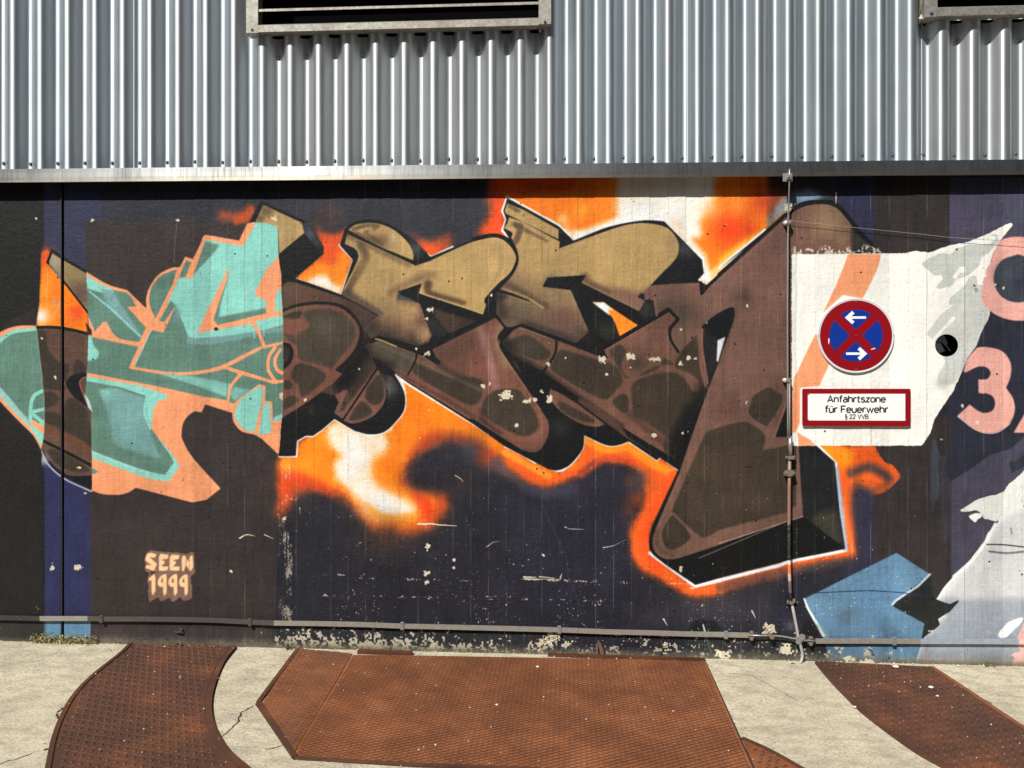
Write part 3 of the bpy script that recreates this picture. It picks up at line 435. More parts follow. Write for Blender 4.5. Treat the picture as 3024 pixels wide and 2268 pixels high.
L("Z1: 1840,520 1755,668 1485,618 1385,905", 11, PEACH, .7, clip=PN)
F("Z1: 1352,782 1388,797 1345,905 1300,910 1310,880", SAGE, .7, clip=PN); F("Z1: 1285,850 1260,945 1130,1206 1092,1120~ 1085,1040~ 1112,960~ 1180,890~", SAGE, .8, clip=PN); L("Z1: 1300,850 1265,960 1140,1215", 10, PEACH, .7, clip=PN)
F("Z1: 1240,1075 1275,1112 1190,1232 1155,1222", SAGE, 1, clip=PN); F("Z1: 1060,1132 925,1122 1060,1272 1098,1290 1185,1306 1275,1115 1200,1238 1150,1226 1128,1206", PEACH, .8, clip=PN)
F("Z2: 600,140 800,183 1000,212 1217,287 1205,322 1150,330~ 1112,400~ 1105,480~ 1092,530 1230,690 1306,800 1226,912 1080,892~ 900,830 665,742 Z2: 640,400", TEAL, .7, clip=PN)
F("Z2: 600,178 900,238 1060,300 1050,400~ 1092,520 1240,730 1262,776 1196,866 1000,822 665,690 600,400", SAGE, .8, clip=PN)
m = F("Z2: 715,245 860,232 1000,290~ 1060,310 1060,420~ 1085,520 1110,620~ 1170,748 1000,702~ 840,642~ 800,480~", (128,170,168), 3.5, .95, clip=PN, tex=.15); spot('Z2', 760, 270, 50, TEAL, .7, m); spot('Z2', 940, 470, 90, (140,184,182), .6, m)
L("Z2: 830,225 1060,300", 6, SAGE, 1, clip=PN); L("Z2: 1062,300 1050,420~ 1090,530", 7, TEAL, 1, clip=PN)
F("Z2: 668,815 712,838 690,858 668,858", SAGE, 1); L("Z2: 625,140 800,170 1000,205", 7, PEACH, .8, clip=PN); L("Z2: 670,700 900,790 1080,850", 7, (180,215,212), 3, .6, clip=PN)
F("Z2: 610,270 650,330 672,410 640,380", (200,225,220), 1, .9); F("Z1: 620,1230 665,1290 668,1330 640,1320", (52,38,40), 1)
F("Z1: 1555,1275 1570,1268 1588,1282 1570,1297 1555,1288", (40,34,36), .6)
# signature
F("Z13: 290,310 420,225~ 610,265 900,280 1200,300 1390,325 1440,330 1480,265 1600,290 1610,560 1630,800 1600,880 1500,940 1510,1100 1550,1230 1530,1560 1440,1590 1300,1610 1210,1495 1020,1650 930,1510 700,1640 610,1500 380,1650 340,1380 370,1150 310,1080 350,900 400,830 340,840 260,790 270,560 240,500", (142,112,97), 2.5, .95, .3)
F("Z13: 410,800 580,805 500,870 410,880", CHAR, 1.5)
SG = (246,205,160)
F("Z13: 580,345 515,440 385,415 590,600 505,790 265,710 310,620 455,650 275,510 290,400~ 330,330~ 430,300~", SG, 1)
F("Z13: 680,325 898,350 885,455 840,475 725,480 725,515 800,515 780,610 725,630 725,665 895,670 880,755 800,790 640,785 640,400", SG, 1)
F("Z13: 985,350 1215,368 1170,475 1040,490 1040,520 1110,540 1075,620 1040,640 1040,668 1220,680 1190,780 950,785 930,740 935,420", SG, 1)
F("Z13: 1300,375 1350,375 1387,440 1365,650 1320,795 1265,795 1255,440", SG, 1); F("Z13: 1405,460 1460,540 1470,780 1370,630", SG, 1); F("Z13: 1520,365 1560,380 1572,690 1510,790 1475,785 1465,440", SG, 1)
F("Z13: 520,870 545,1000 548,1330 470,1460 440,1380 438,1040 362,1070 370,990", SG, 1)
for dx in (0, 290, 580):
    F("Z13: " + " ".join("%d,%d%s" % (x + dx, y, c) for x, y, c in ((830,875,''),(850,950,''),(850,1380,''),(780,1480,''),(755,1380,''),(750,1220,''),(690,1232,'~'),(620,1180,'~'),(605,1090,'~'),(640,990,'~'),(740,900,'~'))), SG, 1)
    F("Z13: " + " ".join("%d,%d" % (x + dx, y) for x, y in ((745,985),(750,1120),(705,1100),(715,1010))), (120,90,76), .6)
# drips and scuffs on the charcoal
for x in range(1080, 1560, 52): L("Z2: %d,%d %d,%d" % (x, 1290, x + 4, 1360 + (x * 7) % 70), 2, (88,76,74), 1, .6)
L("Z1: 1285,510 1270,650 1262,800", 3, (140,120,96), 1.5, .6)
# ---- white torn-poster field and the sign field
TW = F("Z7: 523,616 1340,610 1420,592 1480,602 1530,602 1660,555 1800,528 1870,500 1960,462 2050,415 2118,385 2128,405 2100,440 2040,515 1990,600 1960,690 1925,740 1922,830 1960,880 1975,920 1970,1000 1955,1075 1900,1180 1860,1290 1800,1370 1760,1470 1720,1560 1680,1659 Z8: 1750,0 1700,130 1620,250 1560,340 1530,440 1468,532 523,532", (240,238,230), .8, 1, .35)
F("Z11: 520,1000 640,900 850,815 1010,840 1090,740 1310,680 1640,680 1760,560 1700,540 1640,520 1760,500 1800,620 1640,800 1520,880 1480,1020 1310,1170 1100,1250 1010,1360 820,1400 760,1380 880,1240 860,1170 740,1190 650,1110 600,1060", (200,203,196), 1.2, .95, .5, clip=TW)
F("Z11: 1310,1200 1420,1180 1450,1330 1600,1330 1660,1400 1640,1659 980,1659 1010,1540 1250,1330", (203,206,200), 1.2, .95, .5, clip=TW)
F("Z11: 1180,1030~ 1250,1060~ 1240,1130~ 1160,1140 1100,1240~ 1040,1200~ 1120,1100~", (236,236,230), 1, 1, .2)
F("Z7: 1780,920 1940,850 1970,980 1950,1080 1860,1290 1740,1500 1700,1560 1600,1560 1580,1500 1640,1400 1560,1240 1500,1200 1600,1060", (206,208,203), 2, .9, .5, clip=TW)
L("Z7: 1540,1250 1700,1080", 9, (240,240,234), 1.5, .9); F("Z7: 1560,1530 1640,1500 1700,1520 1640,1600 1580,1590", (190,190,180), 5, .6)
F("Z7: 935,616 1170,616 1160,680 1138,745 1038,940 900,910 750,1045 850,835 880,760", PEACH, .8, tex=.08)
F("Z7: 700,1188 798,1412 724,1572 590,1585 545,1659 525,1659 540,1520", PEACH, .8, tex=.08); F("Z8: 525,200 585,100 582,370 556,432 523,440", PEACH, .8); F("Z8: 560,432 660,490 700,532 575,532 568,450", PEACH, .8)
L("Z7: 840,470 870,530", 2, (90,80,60), 1, 0)
F("Z7: 2500,795 2480,905~ 2380,1040~ 2200,1100~ 2020,1065~ 1910,960~ 1915,800~ 1930,740 1960,690 1990,600~ 2050,510~ 2212,493~ 2400,560~ 2490,700~", (232,178,166), .8)
TW2 = F("Z7: 1990,560 1960,690 1935,735 1930,800 1900,760 1960,600", (240,238,230), .8, 1, .3)
F("Z7: 2165,617 2290,665~ 2340,792~ 2290,918~ 2165,967~ 2040,918~ 1988,792~ 2040,668~", (70,76,88), .8, tex=.05); spot('Z7', 2180, 830, 60, (60,58,78), .7); spot('Z7', 2060, 760, 70, (80,88,96), .6)
F("Z7: 1800,1370 1870,1292 1940,1290~ 2050,1320~ 2110,1400~ 2112,1500~ 2080,1585 Z8: 2080,112 2130,190~ 2142,280~ 2105,370~ 2030,425~ 1950,440~ 1850,410~ 1725,315 1815,232 1880,280~ 1940,292~ 1990,262~ 1995,200~ 1960,160~ 1880,150 1878,48 Z7: 1875,1525 1940,1522~ 1966,1480~ 1940,1440~ 1880,1432~ 1780,1478 1770,1460", (233,178,166), .8)
F("Z8: 2132,438 2212,300 2300,150 2300,438", (233,178,166), .8); L("Z8: 1730,320 1850,412~ 1950,442~ 2030,428~ 2110,370", 3, (240,215,205), 1, .7)
F("Z8: 1760,225 1775,240 1765,262 1750,240", (235,225,215), .7); F("Z8: 1862,350 1885,355 1880,378 1858,370", (245,215,205), .7)
F("Z8: 1600,480 1622,484 1620,492 1600,488", (220,215,210), .6)
# lower right whites and greys
F("Z12: 2300,420 2212,490 2100,600 1950,720 1880,830 1750,890 1640,905 1560,930 1430,970 1330,1040 1150,1155 1180,1168 1310,1165 1420,1140 1470,1165 1520,1220 1550,1285 1600,1285 1740,1330 1830,1280 1720,1400 1610,1510 1560,1659 Z8: 1800,1380 1680,1500 1620,1570 1575,1659 G3: 1640,185 1670,250 1560,400 1530,460 1490,595 2500,640 Z12: 2500,300", (226,227,222), .8, 1, .25)
F("Z12: 1290,1240 1400,1195~ 1510,1200~ 1500,1270~ 1450,1290 1410,1345~ 1340,1290~", (240,240,234), .8, 1, .2)
F("Z8: 2212,1000 2212,1659 1620,1659 1700,1560 1830,1380 1950,1240 2060,1060", (204,204,206), 6, .85, clip=mask("Z8: 1575,1659 1680,1500 1800,1380 1960,1180 2100,1000 2400,800 2400,1800 1500,1800")); 
L("Z8: 1700,1480~ 1830,1370 1950,1200 2000,1100", 9, (243,243,240), 2, .9); L("Z8: 1580,1650 1640,1560~ 1720,1470", 7, (243,243,240), 1.5, .9)
F("G3: 1660,150 2500,150 2500,640 1480,640 1500,540 1540,440 1700,260", (158,165,176), 7, .9)
F("G3: 1560,480 2500,520 2500,640 1480,640", (148,153,163), 6, .8)
F("G3: 1600,-20 1605,140 1650,160 1725,185 1800,150 1720,240 1645,282 1662,322 1552,405 1530,395 1560,312 1340,190", (48,50,50), 1, 1, .2); F("Z8: 1530,1460 1400,1659 1600,1659 1545,1640", (40,46,50), 2)
L("Z8: 1940,1248 2060,1250~ 2212,1266", 4, (60,58,60), 1.2, .8); L("Z8: 1955,1298 2080,1310~ 2212,1300", 6, (80,80,84), 1.5, .6); L("Z8: 2115,1130 2120,1170", 5, (150,145,140), 2, .7)
F("G3: 2500,280 2212,300 2150,440 2190,490 2120,515 2150,530 2125,600 2500,610", (228,186,180), 1.5, 1, .3)
F("G3: 2035,395 2050,360 2110,300 2200,268 2205,290 2100,400 2060,412", (240,240,238), .8, 1, .2)
# blue arrow
BLU = (112,147,174)
m = F("Z8: 1285,1308 1527,1465 G3: 1345,195 1560,312 1528,470 1490,595 950,595 900,400 775,150", BLU, 1, tex=.06); spot('G3', 1050, 270, 60, (96,112,120), .6, m); spot('G3', 1250, 150, 120, (116,160,196), .5, m); spot('G3', 1350, 400, 60, (88,108,124), .6, m); spot('G3', 950, 500, 90, (80,105,125), .7, m)
L("Z8: 1527,1465 1440,1550 1280,1655 G3: 1350,190", 6, (214,228,238), 2.5, .9); L("G3: 775,152 800,215 900,390", 5, (226,234,236), 2, 1, 9); L("G3: 870,330 930,420", 14, (160,180,170), 7, .5)
L("G3: 850,112 1020,105~ 1200,98~ 1400,110 1600,135", 2.5, (52,60,90), .8)
F("G3: 770,300~ 800,290~ 860,330 870,395 760,395", (34,36,38), 4, .8); L("G3: 640,200 650,330", 20, (56,50,96), 10, .6); spot('G3', 690, 330, 40, (120,120,125), .6, tex=.4)
F("G3: 30,320 80,288 200,290 220,340 240,360 30,360", (34,35,38), 2, .9); L("G3: 115,320 135,400 165,500", 4, (220,225,230), 2, .9, 9)
# the band below the strap
F("G2: 250,340 2212,380 2212,560 250,480", (54,58,62), 4, .8, clip=None); F("G3: 0,400 760,420 860,440 930,560 0,560", (54,58,60), 5, .8)
F("Z8: 525,1659 1,1659 1,1660", NAVY)
F("G1: -20,300 290,300 290,420 -20,420", (62,62,56), 5, .8); F("G1: 600,330 1790,340 1790,470 600,440", (84,74,76), 6, .6)
# ---- wear: chips, scratches; then the board lines
def yline(pxy):  # raster row of a photo row at middle
    return (W(1500, pxy).z - MZ0) / MM
XX = np.arange(CW, dtype=np.float32)[None, :]; YY = np.arange(CH, dtype=np.float32)[:, None]
PXW = MX0 + XX * MM
base = (np.array([gz(v) for v in PXW[0]], np.float32)[None, :] - MZ0) / MM       # row of the ground line
hgt = (YY - base) * MM                                                          # metres above ground
def pcol(px): return (W(px, 1500).x - MX0) / MM
def step(v, a, b): return np.clip((v - a) / (b - a), 0, 1)
CHIP = np.array((222,212,188), np.float32) / 255
def blend(m, col):
    for c in range(3): IMG[..., c] += (col[c] - IMG[..., c]) * m
mid = step(XX, pcol(805), pcol(812)) * (1 - step(XX, pcol(2700), pcol(2725)))
# peeling foot
d = (1 - step(hgt, .02, .19)) * mid * (.98 - .5 * step(XX, pcol(1300), pcol(1750)))
n = N5 * .45 + N12 * .3 + N40 * .25
blend(np.clip((n + d * .42 - .83) * 22, 0, 1) * (hgt < .21) * .9, CHIP * .93)
d2 = (1 - step(hgt, .0, .075)); blend(np.clip(d2 * (.55 + .9 * NF) - .22, 0, 1) * .95 * step(XX, pcol(120), pcol(150)), np.array((150,140,116)) / 255)
blend(np.clip((1 - step(hgt, .0, .03)) * .8, 0, 1), np.array((112,104,88)) / 255)
# speckled chips, most on the lower middle
dn = np.clip(1.15 - hgt * .9, .15, 1) * mid; dn = dn * (.5 + 1.0 * (N120 > .5))
sp = vn(3.1, seed=21) * .5 + N2 * .3 + N5 * .2
blend(np.clip((sp - (.885 - .085 * dn)) * 24, 0, 1) * .85 * (dn > .05), CHIP)
lft = np.exp(-((XX - pcol(848)) / (24 * K)) ** 2) * step(hgt, 0, .2) * (1 - step(hgt, 1.0, 1.25)) * (1 - .5 * step(hgt, .5, .9))
blend(np.clip((N2 * .3 + NV * .25 + N12 * .2 + N40 * .25 + lft * .2 - .73) * 9, 0, 1) * (lft > .12) * .75, CHIP * .9)
for yy, x0_, x1_, dens in ((1708,1000,1500,.6),(1711,1500,1700,1.1),(1716,1650,2050,.75),(1758,930,1300,.5),(1760,1330,1560,.9),(1770,1520,1900,.6),(1697,930,1100,.5),(1548,1230,1350,1.2)):
    r0 = np.abs(YY - (W(x0_, yy).z + (PXW - W(x0_, yy).x) * .0065 * -1 - MZ0) / MM)
    q = np.exp(-(np.abs(r0 + (N40 - .5) * 5 * K) / (3.2 * K)) ** 2) * step(XX, pcol(x0_), pcol(x0_ + 30)) * (1 - step(XX, pcol(x1_ - 30), pcol(x1_)))
    blend(np.clip((NH * .22 + N2 * .4 + N12 * .38 + q * .3 * dens - .76) * 9, 0, 1) * (q > .15) * .85, CHIP * .95)
for fr, x, y, r, sx in (('Z6',600,485,16,1),('Z6',80,665,22,1),('Z6',125,650,14,.6),('Z6',250,750,40,1.8),('Z6',430,790,22,1.4),('Z6',500,780,16,1),('Z6',550,700,18,.7),('Z6',610,770,26,1.2),('Z6',1045,450,26,1.5),('Z6',1270,425,22,1.6),('Z6',1275,512,8,.6),
                      ('Z6',1080,572,12,1),('Z6',1680,485,17,1),('Z6',1745,440,16,1),('Z6',1805,440,12,1),('Z6',1480,440,20,2.2),('Z6',1685,205,10,1),('Z6',350,985,15,.8),('Z6',1465,1070,17,1.4),('Z6',1700,1052,8,1),('Z6',1745,1040,7,1),('Z6',1895,150,10,1),('Z6',745,435,9,.7),
                      ('Z5',995,525,10,.9),('Z5',1460,360,9,1.3),('Z5',1545,400,20,1.2),('Z5',560,778,12,1.4),('Z5',1565,860,9,1),('Z5',1490,1085,10,1),('Z3',295,405,22,1),('Z3',1570,1145,26,1),('Z3',1545,1222,10,1.2),('Z3',2075,1030,12,.7),
                      ('Z9',1335,1005,34,1.1),('Z9',1320,1230,22,1),('Z9',1320,1300,16,1.2),('Z9',1550,1120,14,.9),('Z9',1545,1180,12,.8),('Z9',160,780,18,1.2),('Z9',1330,990,20,1),('Z1',670,495,12,1.2),('Z1',1288,492,10,1.2),('Z1',260,482,8,1),('Z1',300,1348,10,1),('Z2',400,160,16,.8),('Z2',575,815,10,1.4),
                      ('Z2',380,1540,26,.8),('Z2',570,1540,18,1.5),('Z2',1675,1565,12,1),('Z2',620,1000,11,1),('Z10',1500,1350,12,1),('Z10',1405,1190,22,.8),('Z10',285,1075,12,1),('Z7',500,270,24,1.2),('Z7',200,990,12,.7),('Z8',195,220,12,.8),('G3',545,345,30,1.2),('G3',250,520,24,2),('G3',650,490,36,1.4),('G3',1060,550,20,2),('G3',1180,560,18,2),('Z7',2000,838,6,1),('Z7',2058,862,9,1),('G2',2050,410,34,1.6),('G2',2140,450,20,1.2)):
    f = FR[fr]; c = tow(np.array([(f[0] + x / f[2], f[1] + y / f[2])]))[0]; R = r / f[2] * K * (1.0 if r < 30 else .85); h_ = int(R * 2.4 * max(sx, 1) + 3)
    x0, y0, x1, y1 = max(int(c[0] - h_), 0), max(int(c[1] - h_), 0), min(int(c[0] + h_), CW), min(int(c[1] + h_), CH)
    if x1 <= x0 or y1 <= y0: continue
    X, Y = np.meshgrid(np.arange(x0, x1), np.arange(y0, y1)); q = np.hypot((X - c[0]) / sx, Y - c[1]) / R
    nz = (N5[y0:y1, x0:x1] * .55 + N2[y0:y1, x0:x1] * .45) if r < 14 else (N12[y0:y1, x0:x1] * .3 + N5[y0:y1, x0:x1] * .5 + N2[y0:y1, x0:x1] * .2)
    put((np.clip((1.1 - q + (nz - .5) * (2.2 if r < 14 else 2.6)) * 3, 0, 1).astype(np.float32), x0, y0), (226,216,192), .92)
mk = mask("Z7: 528,560 600,548 690,585 800,545 840,590 930,560 980,600 1050,548 1140,560 1185,612 528,614", 3)
if mk: m_, x_, y_ = mk; h_, w_ = m_.shape; g_ = np.linspace(1, 0, h_)[:, None]; q_ = N5[y_:y_+h_, x_:x_+w_] * .4 + N2[y_:y_+h_, x_:x_+w_] * .25 + N12[y_:y_+h_, x_:x_+w_] * .35; put((np.clip((q_ + g_ * .22 - .62) * 12, 0, 1).astype(np.float32) * m_, x_, y_), (222,214,196), .9)
for s, wd in (("Z9: 1255,822 1370,820 1430,830 1570,838", 5), ("Z10: 462,845 500,862 615,866", 3), ("Z9: 1560,425 1600,450 1625,475", 3), ("Z9: 1815,1010 1870,970 1915,965", 3), ("Z10: 775,1015 860,1000 965,948", 2),
              ("Z9: 290,690 296,740", 2), ("Z2: 1740,1325 1790,1300~ 1850,1310", 4), ("Z2: 1920,1300 1985,1330", 3), ("Z10: 130,1255 230,1257", 5), ("Z10: 130,1270 400,1275", 3), ("Z10: 255,1252 390,1265", 3), ("Z10: 425,1270 440,1225", 4), ("Z10: 1270,1600 1300,1650", 5), ("Z10: 1990,1530 2020,1590", 4), ("Z7: 848,170 845,250", 4)):
    L(s, wd * 1.15, (225,216,194), .7, 1.0, w2=wd * .35, tex=.75)
L("Z10: 285,670 320,760 400,930 440,1010 480,1110 490,1250 560,1400 600,1560", 1.5, (92,90,98), .6, .7)
L("Z11: 1390,1340 1400,1355", 5, (90,90,90), 1); L("Z11: 1405,1400 1445,1400 1440,1445 1410,1440 1405,1400", 2, (90,90,86), .8, .8)
L("Z8: 180,680 195,690 205,678 215,690 228,680 236,690", 2, (30,24,22), .6, .9)
# tie holes and pocks, their shade painted as dark dots
for k in range(190):
    x, y = rng.uniform(0, CW), rng.uniform(0, CH); r = rng.choice([1.2, 1.6, 2.4]); x0, y0 = int(x - 4), int(y - 4)
    if x0 < 0 or y0 < 0 or x0 + 9 > CW or y0 + 9 > CH: continue
    X, Y = np.meshgrid(np.arange(x0, x0 + 9), np.arange(y0, y0 + 9)); q = np.clip(r + .5 - np.hypot(X - x, Y - y), 0, 1)[..., None] * .75
    IMG[y0:y0 + 9, x0:x0 + 9] *= 1 - q
# form-board joints: every ten centimetres, fins worn and their sunlit lines painted in
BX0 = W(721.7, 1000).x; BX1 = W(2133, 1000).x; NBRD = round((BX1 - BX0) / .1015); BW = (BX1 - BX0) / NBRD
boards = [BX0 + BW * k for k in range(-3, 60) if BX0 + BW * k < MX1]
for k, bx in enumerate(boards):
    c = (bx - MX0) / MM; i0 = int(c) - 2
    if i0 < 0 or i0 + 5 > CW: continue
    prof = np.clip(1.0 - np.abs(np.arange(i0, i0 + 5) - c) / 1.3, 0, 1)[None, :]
    worn_lit = np.clip((NV[:, i0:i0 + 5] * .6 + N40[:, i0:i0 + 5] * .6 - .45) * 3, 0, 1) * prof
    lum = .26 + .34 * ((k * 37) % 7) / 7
    IMG[:, i0:i0 + 5] += (CHIP * .9 - IMG[:, i0:i0 + 5]) * (worn_lit * lum)[..., None]
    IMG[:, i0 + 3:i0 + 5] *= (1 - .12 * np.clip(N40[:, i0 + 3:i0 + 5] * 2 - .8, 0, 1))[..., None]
    i1 = min(CW, int(c + BW / MM)); IMG[:, i0 + 2:i1] *= 1 + .035 * (((k * 53) % 11) / 5.5 - 1)
# overall weathering
dk = 1 - .7 * np.clip(IMG.mean(-1) * 1.3 - .2, 0, 1); tone = 1 + dk * (.14 * (N120 - .5) + .12 * (N40 - .5) + .12 * (NV - .5) + .07 * (NH - .5) + .12 * (N2 - .5) + .06 * (N12 - .5)); IMG *= tone[..., None]
lo = IMG.mean(-1, keepdims=True); dust = (NV * .5 + N12 * .5)[..., None]; IMG += np.clip(.35 - lo, 0, 1) * .07 * dust
IMG = np.clip(IMG, 0.0, 1.0) ** 1.22; lo = IMG.mean(-1, keepdims=True); IMG += (lo - IMG) * (np.clip(.42 - lo, 0, 1) * .75 + .04); IMG = np.clip(IMG, 0, 1)
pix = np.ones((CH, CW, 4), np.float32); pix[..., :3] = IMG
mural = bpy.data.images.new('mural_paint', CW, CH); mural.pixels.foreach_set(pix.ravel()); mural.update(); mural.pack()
# ------------------------------------------------------------------ helpers
COL = sc.collection
def mat(name, col=(.5, .5, .5), rough=.6, metal=0.0, n=None, spec=.5):
    m = bpy.data.materials.new(name); m.use_nodes = True; b = m.node_tree.nodes['Principled BSDF']
    b.inputs['Base Color'].default_value = (*col, 1); b.inputs['Roughness'].default_value = rough; b.inputs['Metallic'].default_value = metal
    b.inputs['Specular IOR Level'].default_value = spec
    if n: n(m.node_tree, b)
    return m
def nd(t, typ, **k):
    n = t.nodes.new(typ)
    for a, v in k.items():
        if a.startswith('i_'): n.inputs[a[2:].replace('_', ' ')].default_value = v
        else: setattr(n, a, v)
    return n
def noise(t, scale, detail=4, rough=.6, vec=None, stretch=None):
    n = nd(t, 'ShaderNodeTexNoise', i_Scale=scale, i_Detail=detail, i_Roughness=rough)
    tc = t.nodes.get('TC') or nd(t, 'ShaderNodeTexCoord', name='TC')
    if stretch:
        mp = nd(t, 'ShaderNodeMapping'); mp.inputs['Scale'].default_value = stretch; t.links.new(tc.outputs['Object'], mp.inputs[0]); t.links.new(mp.outputs[0], n.inputs['Vector'])
    else: t.links.new(tc.outputs['Object'], n.inputs['Vector'])
    return n.outputs['Fac']
def ramp(t, fac, stops):
    r = nd(t, 'ShaderNodeValToRGB'); e = r.color_ramp.elements
    while len(e) < len(stops): e.new(.5)
    for q, (p, c) in zip(e, stops): q.position = p; q.color = (*c, 1) if not isinstance(c, (int, float)) else (c, c, c, 1)
    t.links.new(fac, r.inputs[0]); return r.outputs[0]
def mix(t, fac, a, b, mode='MIX'):
    m = nd(t, 'ShaderNodeMix', data_type='RGBA', blend_type=mode)
    for s, v in ((m.inputs[0], fac), (m.inputs[6], a), (m.inputs[7], b)):
        if hasattr(v, 'type') and hasattr(v, 'is_output'): t.links.new(v, s)
        elif isinstance(v, (int, float)): s.default_value = v
        else: s.default_value = (*v, 1)
    return m.outputs[2]
def bump(t, b, h, dist, strength=1.0, prev=None):
    n = nd(t, 'ShaderNodeBump', i_Distance=dist, i_Strength=strength); t.links.new(h, n.inputs['Height'])
    if prev: t.links.new(prev, n.inputs['Normal'])
    t.links.new(n.outputs[0], b.inputs['Normal']); return n.outputs[0]
def lin(c): return tuple(((v/255)/12.92 if v/255 <= .04045 else ((v/255+.055)/1.055)**2.4) for v in c)

def ob(name, bm, m, parent=None, smooth=False, kind=None, loc=None, normals=True):
    me = bpy.data.meshes.new(name)
    if loc is not None: bmesh.ops.translate(bm, vec=-Vector(loc), verts=bm.verts)
    if normals: bmesh.ops.recalc_face_normals(bm, faces=bm.faces)
    bm.to_mesh(me); bm.free()
    for mm in (m if isinstance(m, (list, tuple)) else [m]): me.materials.append(mm)
    if smooth: me.polygons.foreach_set('use_smooth', [True] * len(me.polygons))
    o = bpy.data.objects.new(name, me); COL.objects.link(o)
    if loc is not None: o.location = loc
    if parent: o.parent = parent
    if kind: o['kind'] = kind
    return o
def thing(name, label, cat, loc=(0, 0, 0), group=None):
    o = bpy.data.objects.new(name, None); COL.objects.link(o); o.location = loc; o.empty_display_size = .05
    o['label'] = label; o['category'] = cat
    if group: o['group'] = group
    return o
def tag(o, label, cat, group=None):
    o['label'] = label; o['category'] = cat
    if group: o['group'] = group
    return o
def child(o, parent):     # keep world position
    o.parent = parent; o.location = Vector(o.location) - Vector(parent.location); return o
def BM(): return bmesh.new()
def box(bm, c, s, rot=None):
    vs = [bm.verts.new(Vector((sx * s[0] / 2, sy * s[1] / 2, sz * s[2] / 2))) for sx in (-1, 1) for sy in (-1, 1) for sz in (-1, 1)]
    if rot: 
        for v in vs: v.co = rot @ v.co
    for v in vs: v.co += Vector(c)
    for f in ((0,1,3,2),(4,6,7,5),(0,4,5,1),(2,3,7,6),(0,2,6,4),(1,5,7,3)): bm.faces.new([vs[i] for i in f])
    return vs
def prism(bm, pts, d):    # pts 3-D outline, d extrusion vector
    a = [bm.verts.new(p) for p in pts]; b = [bm.verts.new(Vector(p) + Vector(d)) for p in pts]; n = len(a)
    fs = [bm.faces.new(a), bm.faces.new(b[::-1])]
    for i in range(n): bm.faces.new((a[i], b[i], b[(i+1) % n], a[(i+1) % n]))
    return fs
def tube(bm, path, r, seg=10, r2=None, cap=True):
    path = [Vector(p) for p in path]; rings = []
    for i, p in enumerate(path):
        d = (path[min(i+1, len(path)-1)] - path[max(i-1, 0)]).normalized(); up = Vector((0, -1, 0)) if abs(d.y) < .9 else Vector((0, 0, 1))
        u = d.cross(up).normalized(); v = d.cross(u); rr = r if r2 is None else r + (r2 - r) * i / (len(path) - 1)
        rings.append([bm.verts.new(p + (u * math.cos(a) + v * math.sin(a)) * rr) for a in [2 * math.pi * k / seg for k in range(seg)]])
    for A, B in zip(rings, rings[1:]):
        for k in range(seg): bm.faces.new((A[k], A[(k+1) % seg], B[(k+1) % seg], B[k]))
    if cap: bm.faces.new(rings[0][::-1]); bm.faces.new(rings[-1])
def cyl(bm, c, r, d, seg=16, ax='Y', r2=None):       # short disc/dome facing the camera
    c = Vector(c); q = Vector((0, d, 0)) if ax == 'Y' else Vector((0, 0, d)) if ax == 'Z' else Vector((d, 0, 0))
    tube(bm, [c, c + q], r, seg, r2)
def dome(bm, c, r, h, seg=12):                      # screw head bulging towards -Y
    c = Vector(c); prev = None
    for k, (f, g) in enumerate(((1, 0), (.92, .45), (.6, .85))):
        ring = [bm.verts.new(c + Vector((math.cos(a) * r * f, -h * g, math.sin(a) * r * f))) for a in [2*math.pi*i/seg for i in range(seg)]]
        if prev:
            for i in range(seg): bm.faces.new((prev[i], prev[(i+1) % seg], ring[(i+1) % seg], ring[i]))
        prev = ring
    bm.faces.new(prev[::-1])

# ------------------------------------------------------------------ materials
def m_wall(t, b):
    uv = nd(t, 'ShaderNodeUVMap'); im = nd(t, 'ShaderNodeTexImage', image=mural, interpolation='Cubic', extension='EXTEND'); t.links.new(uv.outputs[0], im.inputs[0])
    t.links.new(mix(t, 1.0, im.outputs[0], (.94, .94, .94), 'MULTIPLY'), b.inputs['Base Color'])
    # rough, sandy paint; much coarser under the rolled-on panels at the left
    tc = t.nodes.get('TC') or nd(t, 'ShaderNodeTexCoord', name='TC'); sx = nd(t, 'ShaderNodeSeparateXYZ'); t.links.new(tc.outputs['Object'], sx.inputs[0])
    f = ramp(t, sx.outputs[0], [(0, 1.0), (1, .25)]); mr = nd(t, 'ShaderNodeMapRange'); mr.inputs[1].default_value = W(790, 1134).x; mr.inputs[2].default_value = W(860, 1134).x
    mr.inputs[3].default_value = .55; mr.inputs[4].default_value = .45; t.links.new(sx.outputs[0], mr.inputs[0])
    n1 = noise(t, 38, 5, .62); n2 = noise(t, 150, 3, .6); n3 = noise(t, 7, 3, .5)
    q = nd(t, 'ShaderNodeMath', operation='MULTIPLY'); t.links.new(n1, q.inputs[0]); t.links.new(mr.outputs[0], q.inputs[1])
    p = bump(t, b, q.outputs[0], .007, 1.0); p = bump(t, b, n2, .0022, .9, p)
    vo = nd(t, 'ShaderNodeTexVoronoi', i_Scale=26); t.links.new(tc.outputs['Object'], vo.inputs['Vector'])
    p = bump(t, b, ramp(t, vo.outputs['Distance'], [(0, 0), (.06, 1)]), .0014, .8, p)
    bump(t, b, n3, .006, .6, p)
    t.links.new(ramp(t, n1, [(.3, .5), (.7, .72)]), b.inputs['Roughness'])
M_wall = mat('painted concrete', rough=.6, spec=.2, n=m_wall)
